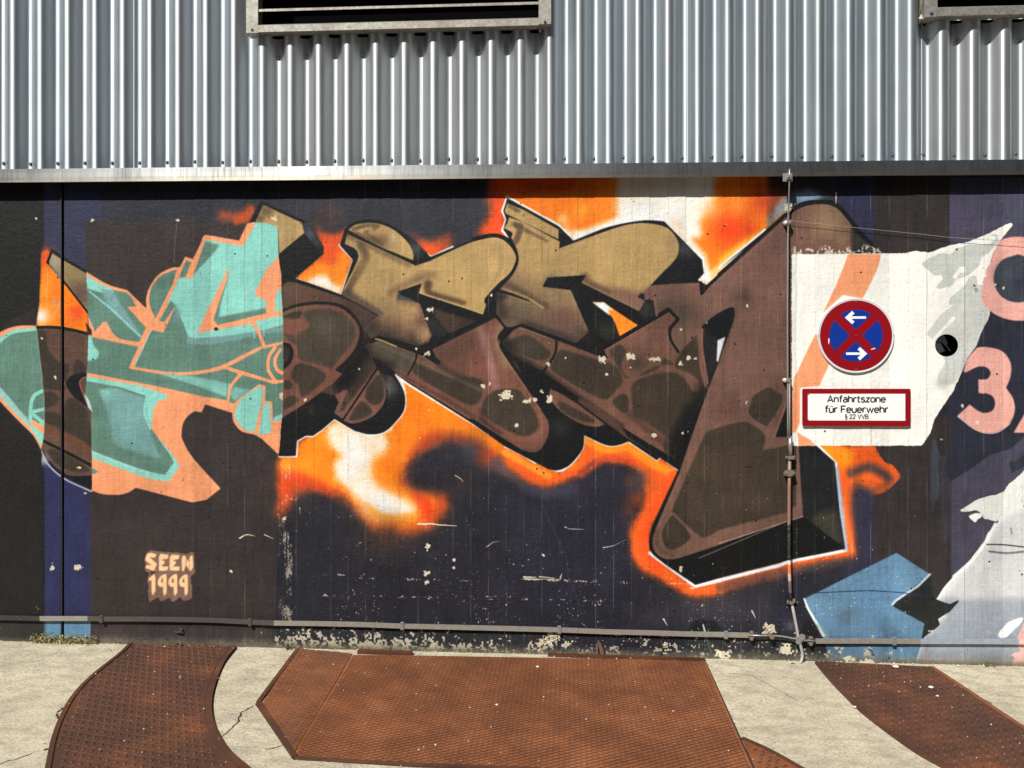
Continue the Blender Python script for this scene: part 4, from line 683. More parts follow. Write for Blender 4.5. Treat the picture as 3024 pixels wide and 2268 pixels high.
def m_conc(t, b):
    a = noise(t, 1.7, 5, .6); c = noise(t, 90, 4, .75, stretch=(.7, 1.5, 1)); d = noise(t, 330, 2, .6); e = noise(t, 9, 4, .6, stretch=(1, 1.6, 1)); s = noise(t, 26, 4, .7)
    col = ramp(t, a, [(.3, lin((206, 196, 172))), (.5, lin((224, 214, 188))), (.7, lin((240, 230, 204)))])
    col = mix(t, ramp(t, e, [(.44, .0), (.66, .6)]), col, lin((166, 158, 142)))
    col = mix(t, ramp(t, noise(t, 3.3, 6, .72, stretch=(1, 2.2, 1)), [(.50, 0), (.70, .45)]), col, lin((140, 132, 116)))
    col = mix(t, ramp(t, c, [(.50, 0), (.66, .85)]), col, lin((114, 104, 84)))
    col = mix(t, ramp(t, d, [(.5, 0), (.66, .8)]), col, lin((236, 226, 200)))
    col = mix(t, ramp(t, s, [(.60, 0), (.72, .5)]), col, lin((98, 90, 76)))
    t.links.new(mix(t, 1.0, col, (.92, .9, .86), 'MULTIPLY'), b.inputs['Base Color'])
    p = bump(t, b, c, .007, 1.0); p = bump(t, b, d, .003, 1.0, p); bump(t, b, e, .008, .8, p)
M_conc = mat('worn concrete', rough=.85, spec=.3, n=m_conc)
def m_rust(hue):
    def f(t, b):
        a = noise(t, 3.2, 5, .65); c = noise(t, 24, 5, .7); d = noise(t, 190, 3, .7); e = noise(t, 46, 5, .8)
        A, B, C_ = hue
        col = ramp(t, a, [(.3, lin(tuple(v * .88 for v in A))), (.45, lin(A)), (.57, lin(B)), (.74, lin(C_))])
        col = mix(t, ramp(t, c, [(.42, 0), (.72, .4)]), col, lin(tuple(v * .6 for v in A)))
        col = mix(t, ramp(t, d, [(.56, 0), (.74, .6)]), col, lin(tuple(min(255, v * 1.3 + 14) for v in B)))
        col = mix(t, ramp(t, e, [(.62, 0), (.74, .5)]), col, lin((182, 156, 138)))
        t.links.new(mix(t, 1.0, col, (.9, .9, .9), 'MULTIPLY'), b.inputs['Base Color']); t.links.new(ramp(t, c, [(.3, .5), (.7, .8)]), b.inputs['Roughness'])
        p = bump(t, b, c, .002, .6); bump(t, b, d, .0012, .8, p)
    return f
M_rust = mat('orange rust', spec=.35, n=m_rust(((138, 80, 44), (154, 92, 52), (172, 112, 70))))
M_rusto = mat('bright orange rust', spec=.35, n=m_rust(((142, 78, 44), (164, 90, 50), (178, 106, 62))))
M_rustd = mat('dark brown rust', spec=.4, n=m_rust(((82, 52, 37), (98, 60, 40), (136, 78, 44))))
M_rustl = mat('brown rust', spec=.4, n=m_rust(((124, 74, 44), (140, 84, 50), (156, 98, 60))))
M_rib = mat('dark rust with rib shade', spec=.3, n=m_rust(((78, 46, 28), (92, 54, 33), (104, 62, 38))))  # darker than the plate: the ribs' fine shadow lines put into the colour
M_dirt = mat('black dirt', (.02, .017, .014), .9)
def aniso(t, b, a=.8):
    tg = nd(t, 'ShaderNodeCombineXYZ'); tg.inputs[2].default_value = 1; t.links.new(tg.outputs[0], b.inputs['Tangent']); b.inputs['Anisotropic'].default_value = a
def m_metal(base, r0, r1, streak=(60, 60, 1.2)):
    def f(t, b):
        a = noise(t, 1, 4, .6, stretch=streak); c = noise(t, 5, 3, .5); s = noise(t, 1, 3, .5, stretch=(25, 25, .6))
        col = ramp(t, a, [(.3, tuple(v * .86 for v in base)), (.7, base)]); col = mix(t, ramp(t, s, [(.55, 0), (.8, .35)]), col, tuple(v * .6 for v in base))
        t.links.new(col, b.inputs['Base Color']); t.links.new(ramp(t, c, [(.3, r0), (.7, r1)]), b.inputs['Roughness'])
        bump(t, b, noise(t, 1, 3, .6, stretch=(150, 60, .12)), .0009, .55); aniso(t, b, .93)
    return f
M_corr = mat('bare aluminium sheet', metal=.96, n=m_metal((.66, .705, .735), .72, .78))
M_corrw = mat('weathered aluminium sheet', metal=.93, n=m_metal((.67, .69, .70), .72, .78))
def m_flash(t, b):
    dr = noise(t, 1, 6, .75, stretch=(85, 40, 5)); c = noise(t, 3, 3, .5); x = noise(t, 1, 3, .6, stretch=(30, 30, 3))
    tc = t.nodes['TC']; sx = nd(t, 'ShaderNodeSeparateXYZ'); t.links.new(tc.outputs['Generated'], sx.inputs[0])
    edge = ramp(t, sx.outputs[2], [(.0, 1.0), (.2, .85), (.34, 0.0)]); 
    col = ramp(t, dr, [(.36, (.12, .117, .105)), (.5, (.20, .205, .20)), (.7, (.25, .26, .26))])
    col = mix(t, ramp(t, c, [(.35, 0), (.7, .5)]), col, (.44, .44, .42))
    m = nd(t, 'ShaderNodeMath', operation='MULTIPLY'); t.links.new(edge, m.inputs[0]); t.links.new(ramp(t, x, [(.3, .15), (.65, .95)]), m.inputs[1])
    col = mix(t, m.outputs[0], col, (.36, .30, .21)); t.links.new(col, b.inputs['Base Color'])
    t.links.new(ramp(t, dr, [(.3, .56), (.7, .48)]), b.inputs['Roughness']); bump(t, b, noise(t, 10, 3, .5), .0015, .25); aniso(t, b, .8)
M_flash = mat('streaked zinc', metal=.95, rough=.5, n=m_flash)
def m_fr(t, b):
    a = noise(t, 60, 5, .7); c = noise(t, 6, 4, .6)
    col = ramp(t, a, [(.35, (.19, .175, .145)), (.6, (.33, .31, .265))]); col = mix(t, ramp(t, c, [(.45, 0), (.7, .5)]), col, (.12, .09, .065))
    t.links.new(col, b.inputs['Base Color']); bump(t, b, a, .001, .4)
M_frame = mat('tarnished vent metal', metal=.5, rough=.55, n=m_fr)
def m_str(col, sc_=30):
    def f(t, b):
        a = noise(t, sc_, 5, .7); s = noise(t, 140, 3, .6)
        q = ramp(t, a, [(.35, tuple(v * .8 for v in col)), (.65, col)]); t.links.new(mix(t, ramp(t, s, [(.66, 0), (.74, .6)]), q, (.6, .55, .45)), b.inputs['Base Color']); bump(t, b, a, .001, .5)
    return f
M_strap = mat('dull grey zinc', rough=.55, metal=.25, n=m_str(lin((150, 144, 133))))
M_strapb = mat('charcoal painted bar', rough=.6, n=m_str(lin((76, 66, 65))))
M_strapk = mat('black painted bar', rough=.6, n=m_str(lin((48, 46, 42))))
M_strapg = mat('blue grey painted bar', rough=.6, n=m_str(lin((148, 156, 168))))
M_strapp = mat('pink painted bar', rough=.6, n=m_str(lin((226, 186, 178))))
M_clamp = mat('grey zinc clamp', rough=.5, metal=.4, n=m_str(lin((150, 150, 146)), 60))
M_clampb = mat('brown painted clamp', rough=.6, n=m_str(lin((118, 106, 92)), 60))
M_bolt = mat('bolt metal', (.30, .28, .24), .45, .6)
M_boltk = mat('dark bolt metal', (.10, .10, .10), .4, .7)
M_screw = mat('screw metal', (.35, .36, .37), .35, .9)
M_washer = mat('black washer', (.03, .03, .032), .6)
M_sred = mat('sign red', rough=.38, n=lambda t, b: (t.links.new(mix(t, ramp(t, noise(t, 55, 5, .7), [(.72, 0), (.76, .5)]), mix(t, ramp(t, noise(t, 4, 3, .5), [(.3, 0), (.7, .35)]), lin((140, 6, 18)), lin((122, 8, 18))), lin((132, 74, 52))), b.inputs['Base Color'])))
M_sblue = mat('sign blue', lin((8, 48, 140)), .38)
M_swhite = mat('sign white', rough=.4, n=lambda t, b: t.links.new(mix(t, ramp(t, noise(t, 22, 5, .6), [(.6, 0), (.8, .3)]), lin((236, 236, 230)), lin((196, 194, 180))), b.inputs['Base Color']))
M_srim = mat('sign rim grey', lin((206, 208, 210)), .45)
M_sblk = mat('sign lettering black', lin((24, 24, 26)), .5)
M_dark = mat('dark interior', (.004, .004, .0045), .9, spec=0)
M_insul = mat('white insulator', rough=.5, n=m_str(lin((214, 208, 192)), 90))
M_wire = mat('grey wire', lin((176, 168, 146)), .5, .3)
def m_pipe(t, b):
    tc = t.nodes.get('TC') or nd(t, 'ShaderNodeTexCoord', name='TC'); sx = nd(t, 'ShaderNodeSeparateXYZ'); t.links.new(tc.outputs['Object'], sx.inputs[0])
    LZ = W(2332, 1250, -.02).z; z0, z1 = W(2335, 1960).z - LZ, W(2335, 1340).z - LZ; mr = nd(t, 'ShaderNodeMapRange'); mr.inputs[1].default_value = z0; mr.inputs[2].default_value = z1; t.links.new(sx.outputs[2], mr.inputs[0])
    f = lambda y: (W(2335, y).z - LZ - z0) / (z1 - z0)
    r = nd(t, 'ShaderNodeValToRGB'); r.color_ramp.interpolation = 'CONSTANT'; e = r.color_ramp.elements
    st = [(0, (165, 160, 156)), (f(1795), (150, 148, 148)), (f(1772), (60, 50, 74)), (f(1745), (120, 108, 116)), (f(1712), (206, 176, 158)), (f(1690), (234, 110, 50)), (f(1664), (214, 212, 210)), (f(1650), (34, 34, 36)), (f(1545), (140, 100, 86)), (f(1385), (146, 118, 104)), (.97, (160, 156, 148))]
    while len(e) < len(st): e.new(.5)
    for q, (p, c) in zip(e, st): q.position = p; q.color = (*lin(c), 1)
    t.links.new(mr.outputs[0], r.inputs[0]); n = noise(t, 60, 5, .7)
    t.links.new(mix(t, ramp(t, n, [(.5, 0), (.66, .7)]), r.outputs[0], lin((150, 140, 128))), b.inputs['Base Color']); bump(t, b, n, .001, .5)
M_pipe = mat('overpainted pipe', rough=.55, metal=.0, n=m_pipe)
M_rod = mat('bare steel rod', rough=.42, metal=.6, n=m_str(lin((176, 172, 164)), 60))
M_leaf = mat('dry green leaf', rough=.6, n=lambda t, b: t.links.new(ramp(t, noise(t, 60, 2, .5), [(.35, lin((104, 100, 62))), (.5, lin((150, 140, 92))), (.66, lin((196, 184, 132)))]), b.inputs['Base Color']))
M_leafg = mat('green leaf', rough=.5, n=lambda t, b: t.links.new(ramp(t, noise(t, 60, 2, .5), [(.35, lin((70, 82, 56))), (.66, lin((116, 124, 84)))]), b.inputs['Base Color']))
M_leafb = mat('brown leaf', lin((92, 70, 58)), .6)
M_stone = mat('pale pebble', rough=.8, n=lambda t, b: t.links.new(ramp(t, noise(t, 80, 3, .6), [(.35, lin((176, 170, 156))), (.65, lin((236, 230, 218)))]), b.inputs['Base Color']))
M_rustiron = mat('flaking iron', rough=.7, n=m_str(lin((112, 82, 66)), 120))
gm = bpy.data.materials.new('window glass'); gm.use_nodes = True; t = gm.node_tree; t.nodes.clear()
g1 = nd(t, 'ShaderNodeBsdfGlossy', i_Roughness=.02); g1.inputs[0].default_value = (.9, .9, .9, 1); g2 = nd(t, 'ShaderNodeBsdfTransparent'); g2.inputs[0].default_value = (.93, .95, .95, 1)
fr_ = nd(t, 'ShaderNodeFresnel', i_IOR=1.3); mx = nd(t, 'ShaderNodeMixShader'); out = nd(t, 'ShaderNodeOutputMaterial')
t.links.new(fr_.outputs[0], mx.inputs[0]); t.links.new(g2.outputs[0], mx.inputs[1]); t.links.new(g1.outputs[0], mx.inputs[2]); t.links.new(mx.outputs[0], out.inputs[0]); M_glass = gm

# ------------------------------------------------------------------ ground
bm = BM()
vs = [bm.verts.new((x, y, gz(x) if abs(x) < 5 else gz(5 * (1 if x > 0 else -1)))) for y in (-70, 0.0) for x in (-70, -5, 5, 70)]
for i in range(3): bm.faces.new((vs[i], vs[i+1], vs[i+5], vs[i+4]))
pav = ob('pavement', bm, M_conc, kind='structure')
bm = BM()
vs = [bm.verts.new((x, y, gz(x) + .004 if abs(x) < 5 else gz(5 * (1 if x > 0 else -1)) + .004)) for y in (-70, -1.9) for x in (-70, -5, 5, 70)]
for i in range(3): bm.faces.new((vs[i], vs[i+1], vs[i+5], vs[i+4]))
ob('road', bm, mat('added dark asphalt', rough=.9, n=lambda t, b: (t.links.new(ramp(t, noise(t, 40, 5, .7), [(.3, (.035, .035, .036)), (.7, (.07, .068, .065))]), b.inputs['Base Color']))), kind='structure')  # out of view, added dark and close to cut bounce off the concrete
# FACING: unseen brick range, added to block low sky, mirrored in window and metal
BB = thing('added_brick_building', 'long unseen brick building added across the road to block low sky', 'building', (0, -15, 0))
M_brick = mat('dark brick', rough=.9, n=lambda t, b: (t.links.new(ramp(t, noise(t, 3, 5, .6), [(.3, (.10, .055, .04)), (.7, (.18, .10, .07))]), b.inputs['Base Color'])))
M_pane = mat('dark window pane', (.02, .022, .025), .08); M_wf = mat('pale window frame', (.5, .49, .46), .5)
bm = BM(); box(bm, (0, -4, 4.5), (64, 8, 9)); box(bm, (0, -4, 9.1), (64.6, 8.6, .2)); ob('walls', bm, M_brick, BB)
for k in range(-9, 10):
    for zf in (1.7, 4.8, 7.4):
        bm = BM(); box(bm, (k * 3.1, .03, zf), (1.5, .08, 1.5)); q = ob('window', bm, M_wf, BB); bm = BM()
        for dx in (-.36, .36): box(bm, (k * 3.1 + dx, .075, zf), (.64, .02, 1.34))
        ob('pane', bm, M_pane, q)
def gpoly(s, dz=0.0, n=5): return [GP(x, y, dz) for x, y in crv(s, True, n)]
def slab(name, s, m, parent, th=.005, up=.006, n=5):
    P = gpoly(s, 0, n); bm = BM(); prism(bm, [p + Vector((0, 0, up)) for p in P], (0, 0, -th)); return ob(name, bm, m, parent)
def path_strip(name, s, wd, m, parent, up=.008, th=.006, w2=None):       # flat bar lying along a line
    P = [GP(x, y) for x, y in crv(s, False, 6)]; bm = BM(); rows = []
    for i, p in enumerate(P):
        d = (P[min(i+1, len(P)-1)] - P[max(i-1, 0)]); d.z = 0; d.normalize(); q = Vector((-d.y, d.x, 0)) * wd / 2
        rows.append([bm.verts.new(v) for v in (p + q + Vector((0,0,up)), p - q + Vector((0,0,up)), p - q + Vector((0,0,up-th)), p + q + Vector((0,0,up-th)))])
    for A, B in zip(rows, rows[1:]):
        for k in range(4): bm.faces.new((A[k], A[(k+1) % 4], B[(k+1) % 4], B[k]))
    bm.faces.new(rows[0][::-1]); bm.faces.new(rows[-1]); return ob(name, bm, m, parent)
def inside(P, x, y):
    c = False; n = len(P)
    for i in range(n):
        a, b = P[i], P[(i+1) % n]
        if (a.y > y) != (b.y > y) and x < a.x + (y - a.y) / (b.y - a.y) * (b.x - a.x): c = not c
    return c
def studs(s, m, parent, ang, up, px=.042, py=.05):     # raised tread: a button and a dash by turns
    P = gpoly(s); x0, x1 = min(p.x for p in P), max(p.x for p in P); y0, y1 = min(p.y for p in P), max(p.y for p in P); bm = BM(); ca, sa = math.cos(ang), math.sin(ang)
    cx, cy = (x0 + x1) / 2, (y0 + y1) / 2; R = max(x1 - x0, y1 - y0); n = 0
    for j in range(int(-R / py * 2), int(R / py * 2)):
        for i in range(int(-R / px), int(R / px) + 1):
            u = (i + (j % 2) * .5) * px; v = j * py / 2; x = cx + u * ca - v * sa; y = cy + u * sa + v * ca
            if not all(inside(P, x + ex, y + ey) for ex in (-.022, .022) for ey in (-.02, .02)): continue
            z = gz(x) + up; dash = j % 2 == 0; rx, ry, hh = ((.0155, .0034, .0042) if dash else (.0085, .0085, .005)); k = 6; aa = ang + (.25 if dash else 0)
            b0 = [bm.verts.new((x + rx * math.cos(q) * math.cos(aa) - ry * math.sin(q) * math.sin(aa), y + rx * math.cos(q) * math.sin(aa) + ry * math.sin(q) * math.cos(aa), z)) for q in [2*math.pi*h/k for h in range(k)]]
            b1 = [bm.verts.new(((v_.co.x - x) * .55 + x, (v_.co.y - y) * .55 + y, z + hh)) for v_ in b0]
            for h in range(k): bm.faces.new((b0[h], b0[(h+1) % k], b1[(h+1) % k], b1[h]))
            bm.faces.new(b1); n += 1
    return ob('tread_pattern', bm, m, parent, kind='stuff', smooth=False)
def ribs(s, m, parent, angs, gap, up, wd=.0052, hh=.0026, dash=None):
    P = gpoly(s); bm = BM(); cx = sum(p.x for p in P) / len(P); cy = sum(p.y for p in P) / len(P); R = 3
    for fi, a in enumerate(angs):
        d = Vector((math.cos(a), math.sin(a), 0)); q = Vector((-d.y, d.x, 0)); g = gap * math.sin(abs(angs[0] - angs[1]) / 2) if not dash else gap
        for j in range(-int(R / g), int(R / g)):
            o = Vector((cx, cy, 0)) + q * g * j; ts = []
            for i in range(len(P)):
                A, B = P[i], P[(i+1) % len(P)]; ea = (A - o).dot(q); eb = (B - o).dot(q)
                if (ea > 0) != (eb > 0): k = ea / (ea - eb); ts.append((A + (B - A) * k - o).dot(d))
            ts.sort()
            for t0, t1 in zip(ts[::2], ts[1::2]):
                t0 += .012; t1 -= .012
                if t1 - t0 < .02: continue
                segs = [(t0, t1)] if not dash else [(u, min(u + dash * .62, t1)) for u in np.arange(t0 + (j % 2) * dash / 2, t1 - .01, dash)]
                for u0, u1 in segs:
                    v = []
                    for u in (u0, u1):
                        c = o + d * u; z = gz(c.x) + up; 
                        v += [bm.verts.new((c.x + q.x * wd / 2, c.y + q.y * wd / 2, z)), bm.verts.new((c.x - q.x * wd / 2, c.y - q.y * wd / 2, z)), bm.verts.new((c.x, c.y, z + hh - fi * .0003))]
                    bm.faces.new((v[0], v[3], v[5], v[2])); bm.faces.new((v[1], v[2], v[5], v[4])); bm.faces.new((v[0], v[2], v[1])); bm.faces.new((v[3], v[4], v[5]))
    return ob('diamond_ribs', bm, m, parent, kind='stuff')

PL = "G1: 870,425 1180,438 1512,462 1430,570~ 1385,670~ 1352,780~ 1345,880~ 1360,980~ 1395,1060~ 1455,1150~ 1560,1256~ 1760,1420 280,1420 310,1256~ 345,1080~ 400,930~ 480,790~ 600,660~ 790,510"
RT = thing('steel_plate', 'curved dark rusty tread plate at the left, with a raised rim on its right side', 'steel plate', GP(420, 2050))
def rel(o): child(o, RT) if RT else None
def sub(fn, root, *a, **k):
    o = fn(*a, parent=None, **k); o.parent = root; o.matrix_parent_inverse.identity(); o.location = -Vector(root.location); return o
def slab_(root, name, s, m, **k): return sub(slab, root, name, s, m, **k)
slab_(RT, 'plate', PL, M_rustd, th=.008, up=.005)
sub(studs, RT, PL, M_rustd, ang=-.22, up=.005)
RIM = "G1: 1528,470 1450,572~ 1402,680~ 1370,790~ 1364,890~ 1380,985~ 1418,1070~ 1480,1160~ 1590,1256~ 1760,1400"
sub(path_strip, RT, 'rim', RIM, .028, M_rustd, up=.011, th=.012)
LRIM = "G1: 868,432 790,512~ 600,665~ 480,795~ 402,935~ 348,1085~ 314,1256~ 285,1400"
sub(path_strip, RT, 'edge_strip', LRIM, .020, M_rustd, up=.010, th=.011)
dl = sub(path_strip, RT, 'dirt_gap', "G1: 1512,462 1430,572~ 1386,672~ 1354,782~ 1347,880~ 1362,980~ 1398,1062~ 1458,1152~ 1565,1256~ 1750,1410", .012, M_dirt, up=.0062, th=.0005)
sub(path_strip, RT, 'dirt_gap', "G1: 1545,478 1468,578~ 1420,685~ 1390,795~ 1384,890~ 1398,985~ 1436,1065~ 1500,1155~ 1615,1256~", .010, M_dirt, up=.002, th=.0015)

HT = thing('steel_hatch', 'large orange rusty hatch cover with diamond ribs, in the middle of the concrete', 'hatch cover', GP(1400, 2100))
HP = "G2: 755,524 1150,528 2212,546 G3: 128,566 435,1256 520,1450 G2: 2212,1300 1900,1262 1200,1240 385,1196 398,1120 560,850"
slab_(HT, 'main_panel', HP, M_rust, th=.008, up=.006)
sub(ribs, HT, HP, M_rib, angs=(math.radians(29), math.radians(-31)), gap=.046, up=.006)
H2 = "G2: 395,480 751,514 556,848 394,1118 372,1180 165,845 172,830"
slab_(HT, 'side_panel', H2, M_rustl, th=.008, up=.0055)
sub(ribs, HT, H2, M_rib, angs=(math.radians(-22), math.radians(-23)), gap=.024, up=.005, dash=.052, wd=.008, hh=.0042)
sub(path_strip, HT, 'frame_strip', "G2: 398,482 140,832", .022, M_rustd, up=.009, th=.010); sub(path_strip, HT, 'frame_strip', "G2: 140,836 378,1192", .022, M_rustd, up=.010, th=.011)
sub(path_strip, HT, 'frame_strip', "G2: 378,1198 1200,1244 1900,1266 2212,1300", .016, M_rustd, up=.009, th=.010)
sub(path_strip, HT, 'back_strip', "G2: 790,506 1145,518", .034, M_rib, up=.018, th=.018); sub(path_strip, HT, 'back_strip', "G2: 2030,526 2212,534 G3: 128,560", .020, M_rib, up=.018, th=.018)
sub(path_strip, HT, 'dirt_gap', "G3: 128,566 440,1256 520,1440", .014, M_dirt, up=.003, th=.002); sub(path_strip, HT, 'dirt_gap', "G2: 122,838 368,1200 1200,1252 1900,1274", .007, M_dirt, up=.0025, th=.002)

RP = thing('steel_plate', 'wide dark rusty tread plate running out of view at the right edge', 'steel plate', GP(2750, 2080))
PR = "G3: 850,562 1605,600 1760,700~ 2000,860~ 2212,1000 2700,1330 1950,1420 1690,1256~ 1500,1150~ 1200,930~ 1040,780~ 945,680"
slab_(RP, 'plate', PR, M_rustd, th=.008, up=.005); sub(studs, RP, PR, M_rustd, ang=.30, up=.005)
sub(path_strip, RP, 'edge_strip', "G3: 858,575 945,680~ 1040,780~ 1200,930~ 1500,1150~ 1690,1258~ 1900,1380", .020, M_rustd, up=.011, th=.012)
sub(path_strip, RP, 'edge_strip', "G3: 1605,600 1762,702~ 2005,865~ 2212,1002 2600,1260", .024, M_rustl, up=.008, th=.009)
BP = thing('steel_plate', 'small corner of brown tread plate beside the lower right end of the hatch', 'steel plate', GP(2260, 2250))
QB = "G3: 372,1072 540,1150~ 720,1250~ 1000,1420 520,1450 452,1260"
slab_(BP, 'plate', QB, M_rustl, th=.008, up=.005); sub(studs, BP, QB, M_rustd, ang=.30, up=.005)
sub(path_strip, BP, 'edge_strip', "G3: 372,1070 540,1146~ 720,1246~ 1000,1410", .018, M_rustd, up=.010, th=.011)
# cracks, the stained seam at the wall foot
def crack(s, wd=.003):
    P = [GP(x, y) for x, y in crv(s, False, 5)]; Q = []
    for a, b in zip(P, P[1:]):
        for k in range(5): q = a.lerp(b, k / 5); Q.append(q + Vector((random.gauss(0, .0035), random.gauss(0, .0035), 0)))
    Q.append(P[-1]); bm = BM(); prev = None
    for i, p in enumerate(Q):
        d = (Q[min(i+1, len(Q)-1)] - Q[max(i-1, 0)]); d.z = 0; d.normalize(); q = Vector((-d.y, d.x, 0)) * wd / 2 * random.uniform(.35, 1.4) * min(1, (len(Q) - i) / 6 + .15)
        z = Vector((0, 0, .0015)); r = (bm.verts.new(p + q + z), bm.verts.new(p - q + z))
        if prev: bm.faces.new((prev[0], prev[1], r[1], r[0]))
        prev = r
    return ob('crack', bm, M_dirt, pav)
for s, wd in (("G1: 1655,855 1580,890 1560,950 1500,1010 1450,1055", .007), ("G1: 1850,1112 1790,1125 1730,1140", .008), ("G1: 0,1230 140,1190 260,1140", .004), ("G1: 710,475 740,510", .004), ("G1: 1800,665 1660,680", .002), ("G1: 1800,598 1750,575", .002), ("G1: 1670,850 1700,835", .005),
              ("G3: 260,640 430,650 520,700 640,770 790,840", .0025), ("G1: 375,900 400,870 430,860", .010), ("G1: 300,1140 340,1110", .012), ("G1: 375,905 385,950", .010)): crack(s, wd)
rng2 = random.Random(5)
bm = BM()
for k in range(900):      # grit and crumbs gathered along the foot of the wall and the plates
    px = rng2.uniform(-10, 3030); p = W(px, 1930); y = -abs(rng2.gauss(0, .022)) - .004; x = p.x; r = rng2.uniform(.0015, .0045)
    if rng2.random() < .35: y = -rng2.uniform(.05, 1.6)
    if rng2.random() < .35: r *= .7
    z = gz(x) + .004 + r * .3 + (.006 if y < -.05 else 0); c = Vector((x, y, z))
    v = [bm.verts.new(c + Vector((math.cos(a) * r * rng2.uniform(.7, 1.3), math.sin(a) * r * rng2.uniform(.7, 1.3), -r * .5))) for a in (0, 1.6, 3.1, 4.6)]; tp = bm.verts.new(c + Vector((0, 0, r * .8)))
    for i in range(4): bm.faces.new((v[i], v[(i+1) % 4], tp))
g = ob('grit', bm, M_stone, kind='stuff'); g['label'] = 'pale grit and crumbs scattered on the concrete and plates'; g['category'] = 'grit'

# ------------------------------------------------------------------ concrete wall
WT = thing('concrete_wall', 'concrete wall covered in orange, brown and teal graffiti under the metal cladding', 'wall', (0, 0, 0))
ZT = W(1500, 470).z
JX = W(184.5, 1134).x; JW = .019
def uvmap(o):
    me = o.data; uv = me.uv_layers.new(name='UVMap'); co = np.empty(len(me.vertices) * 3, np.float32); me.vertices.foreach_get('co', co); co = co.reshape(-1, 3)
    li = np.empty(len(me.loops), np.int32); me.loops.foreach_get('vertex_index', li)
    u = np.stack([(co[li, 0] - MX0) / (MX1 - MX0), (co[li, 2] - MZ0) / (MZ1 - MZ0)], -1).astype(np.float32); uv.data.foreach_set('uv', u.ravel())
HX, HZ, HR = W(2795, 1020).x, W(2795, 1020).z, .0615
zr = lambda x: gz(x) - .05
nz = 36
def wallpart(x0, x1, name, fins):
    bm = BM(); xs = [x0]; offs = []
    inner = [b for b in fins if x0 + .03 < b < x1 - .03]
    cols = [x0] + inner + [x1]; r = random.Random(11)
    def zz(x, k): return zr(x) + (ZT - zr(x)) * k / nz
    for ci, (a, b) in enumerate(zip(cols, cols[1:])):
        ya = -r.uniform(0, .0022); yb = ya + r.uniform(-.0012, .0012)
        if a < HX < b or abs(a - HX) < HR + .02 or abs(b - HX) < HR + .02:
            ya = yb = -.001
        A = [bm.verts.new((a + .0012, ya, zz(a, k))) for k in range(nz + 1)]; B = [bm.verts.new((b - .0012, yb, zz(b, k))) for k in range(nz + 1)]
        if not (a - HR < HX < b + HR):
            for k in range(nz): bm.faces.new((A[k], B[k], B[k+1], A[k+1]))
            if ci:     # the seam: a little raised fin with breaks in it
                for k in range(nz):
                    h = r.choice((0, 0, .0003, .0007)); m0, m1 = zz(a, k), zz(a, k + 1)
                    p = bm.verts.new((a, -.001 - h, m0 + .004)); q = bm.verts.new((a, -.001 - h, m1 - .004))
                    bm.faces.new((prev[k], p, q, prev[k+1])); bm.faces.new((p, A[k], A[k+1], q))
        elif ci:
            pass
        prev = B
        offs.append((a, b, ya, yb))
    o = ob(name, bm, M_wall, WT, normals=False); uvmap(o); return o
hb = [b for b in boards if abs(b - HX) > HR + .006]
bl = max(b for b in hb if b < HX); br = min(b for b in hb if b > HX)
wallpart(MX0, JX - JW / 2, 'wall_panel', [])
wallpart(JX + JW / 2, bl - .0, 'wall_panel', [b for b in boards if b > W(300, 1134).x])
wallpart(br, MX1, 'wall_panel', boards)
# board strip with the round window opening
bm = BM(); n = 48; ring = [Vector((HX + HR * math.cos(2*math.pi*k/n), -.001, HZ + HR * math.sin(2*math.pi*k/n))) for k in range(n)]
from mathutils.geometry import tessellate_polygon
outer = [Vector((bl, -.001, zr(bl))), Vector((br, -.001, zr(br))), Vector((br, -.001, ZT)), Vector((bl, -.001, ZT))]
o2 = [Vector((v.x, v.z, 0)) for v in outer]; r2_ = [Vector((v.x, v.z, 0)) for v in ring[::-1]]
allv = [bm.verts.new(v) for v in outer + ring[::-1]]
for tri in tessellate_polygon([o2, r2_]): bm.faces.new([allv[i] for i in tri])
bmesh.ops.recalc_face_normals(bm, faces=bm.faces)
if sum(f.normal.y for f in bm.faces) > 0: bmesh.ops.reverse_faces(bm, faces=bm.faces)
o = ob('wall_panel', bm, M_wall, WT, normals=False); uvmap(o)
# wall body behind the paint skin, the open joint and the sealing cord in it
bm = BM()
for a, b in ((MX0 - 3, JX - JW / 2), (JX + JW / 2, HX - .075), (HX + .075, MX1 + 3)): prism(bm, [Vector((a, .002, zr(a))), Vector((b, .002, zr(b))), Vector((b, .002, ZT)), Vector((a, .002, ZT))], (0, .30, 0))
prism(bm, [Vector((HX - .075, .002, -.1)), Vector((HX + .075, .002, -.1)), Vector((HX + .075, .002, HZ - .075)), Vector((HX - .075, .002, HZ - .075))], (0, .30, 0))
prism(bm, [Vector((HX - .075, .002, HZ + .075)), Vector((HX + .075, .002, HZ + .075)), Vector((HX + .075, .002, ZT)), Vector((HX - .075, .002, ZT))], (0, .30, 0))
ob('wall_core', bm, mat('old black paint', lin((52, 49, 47)), .7), WT)
bm = BM(); box(bm, (JX, .03, ZT / 2), (JW * 1.2, .02, ZT + .1)); ob('joint_backing', bm, M_dark, WT)
bm = BM(); tube(bm, [(JX - .004, -.001, .05), (JX - .003, .0, .6), (JX - .005, .0, 1.2), (JX - .004, .0, 1.9), (JX - .006, -.003, ZT - .15)], .004, 8); ob('sealing_cord', bm, M_washer, WT)
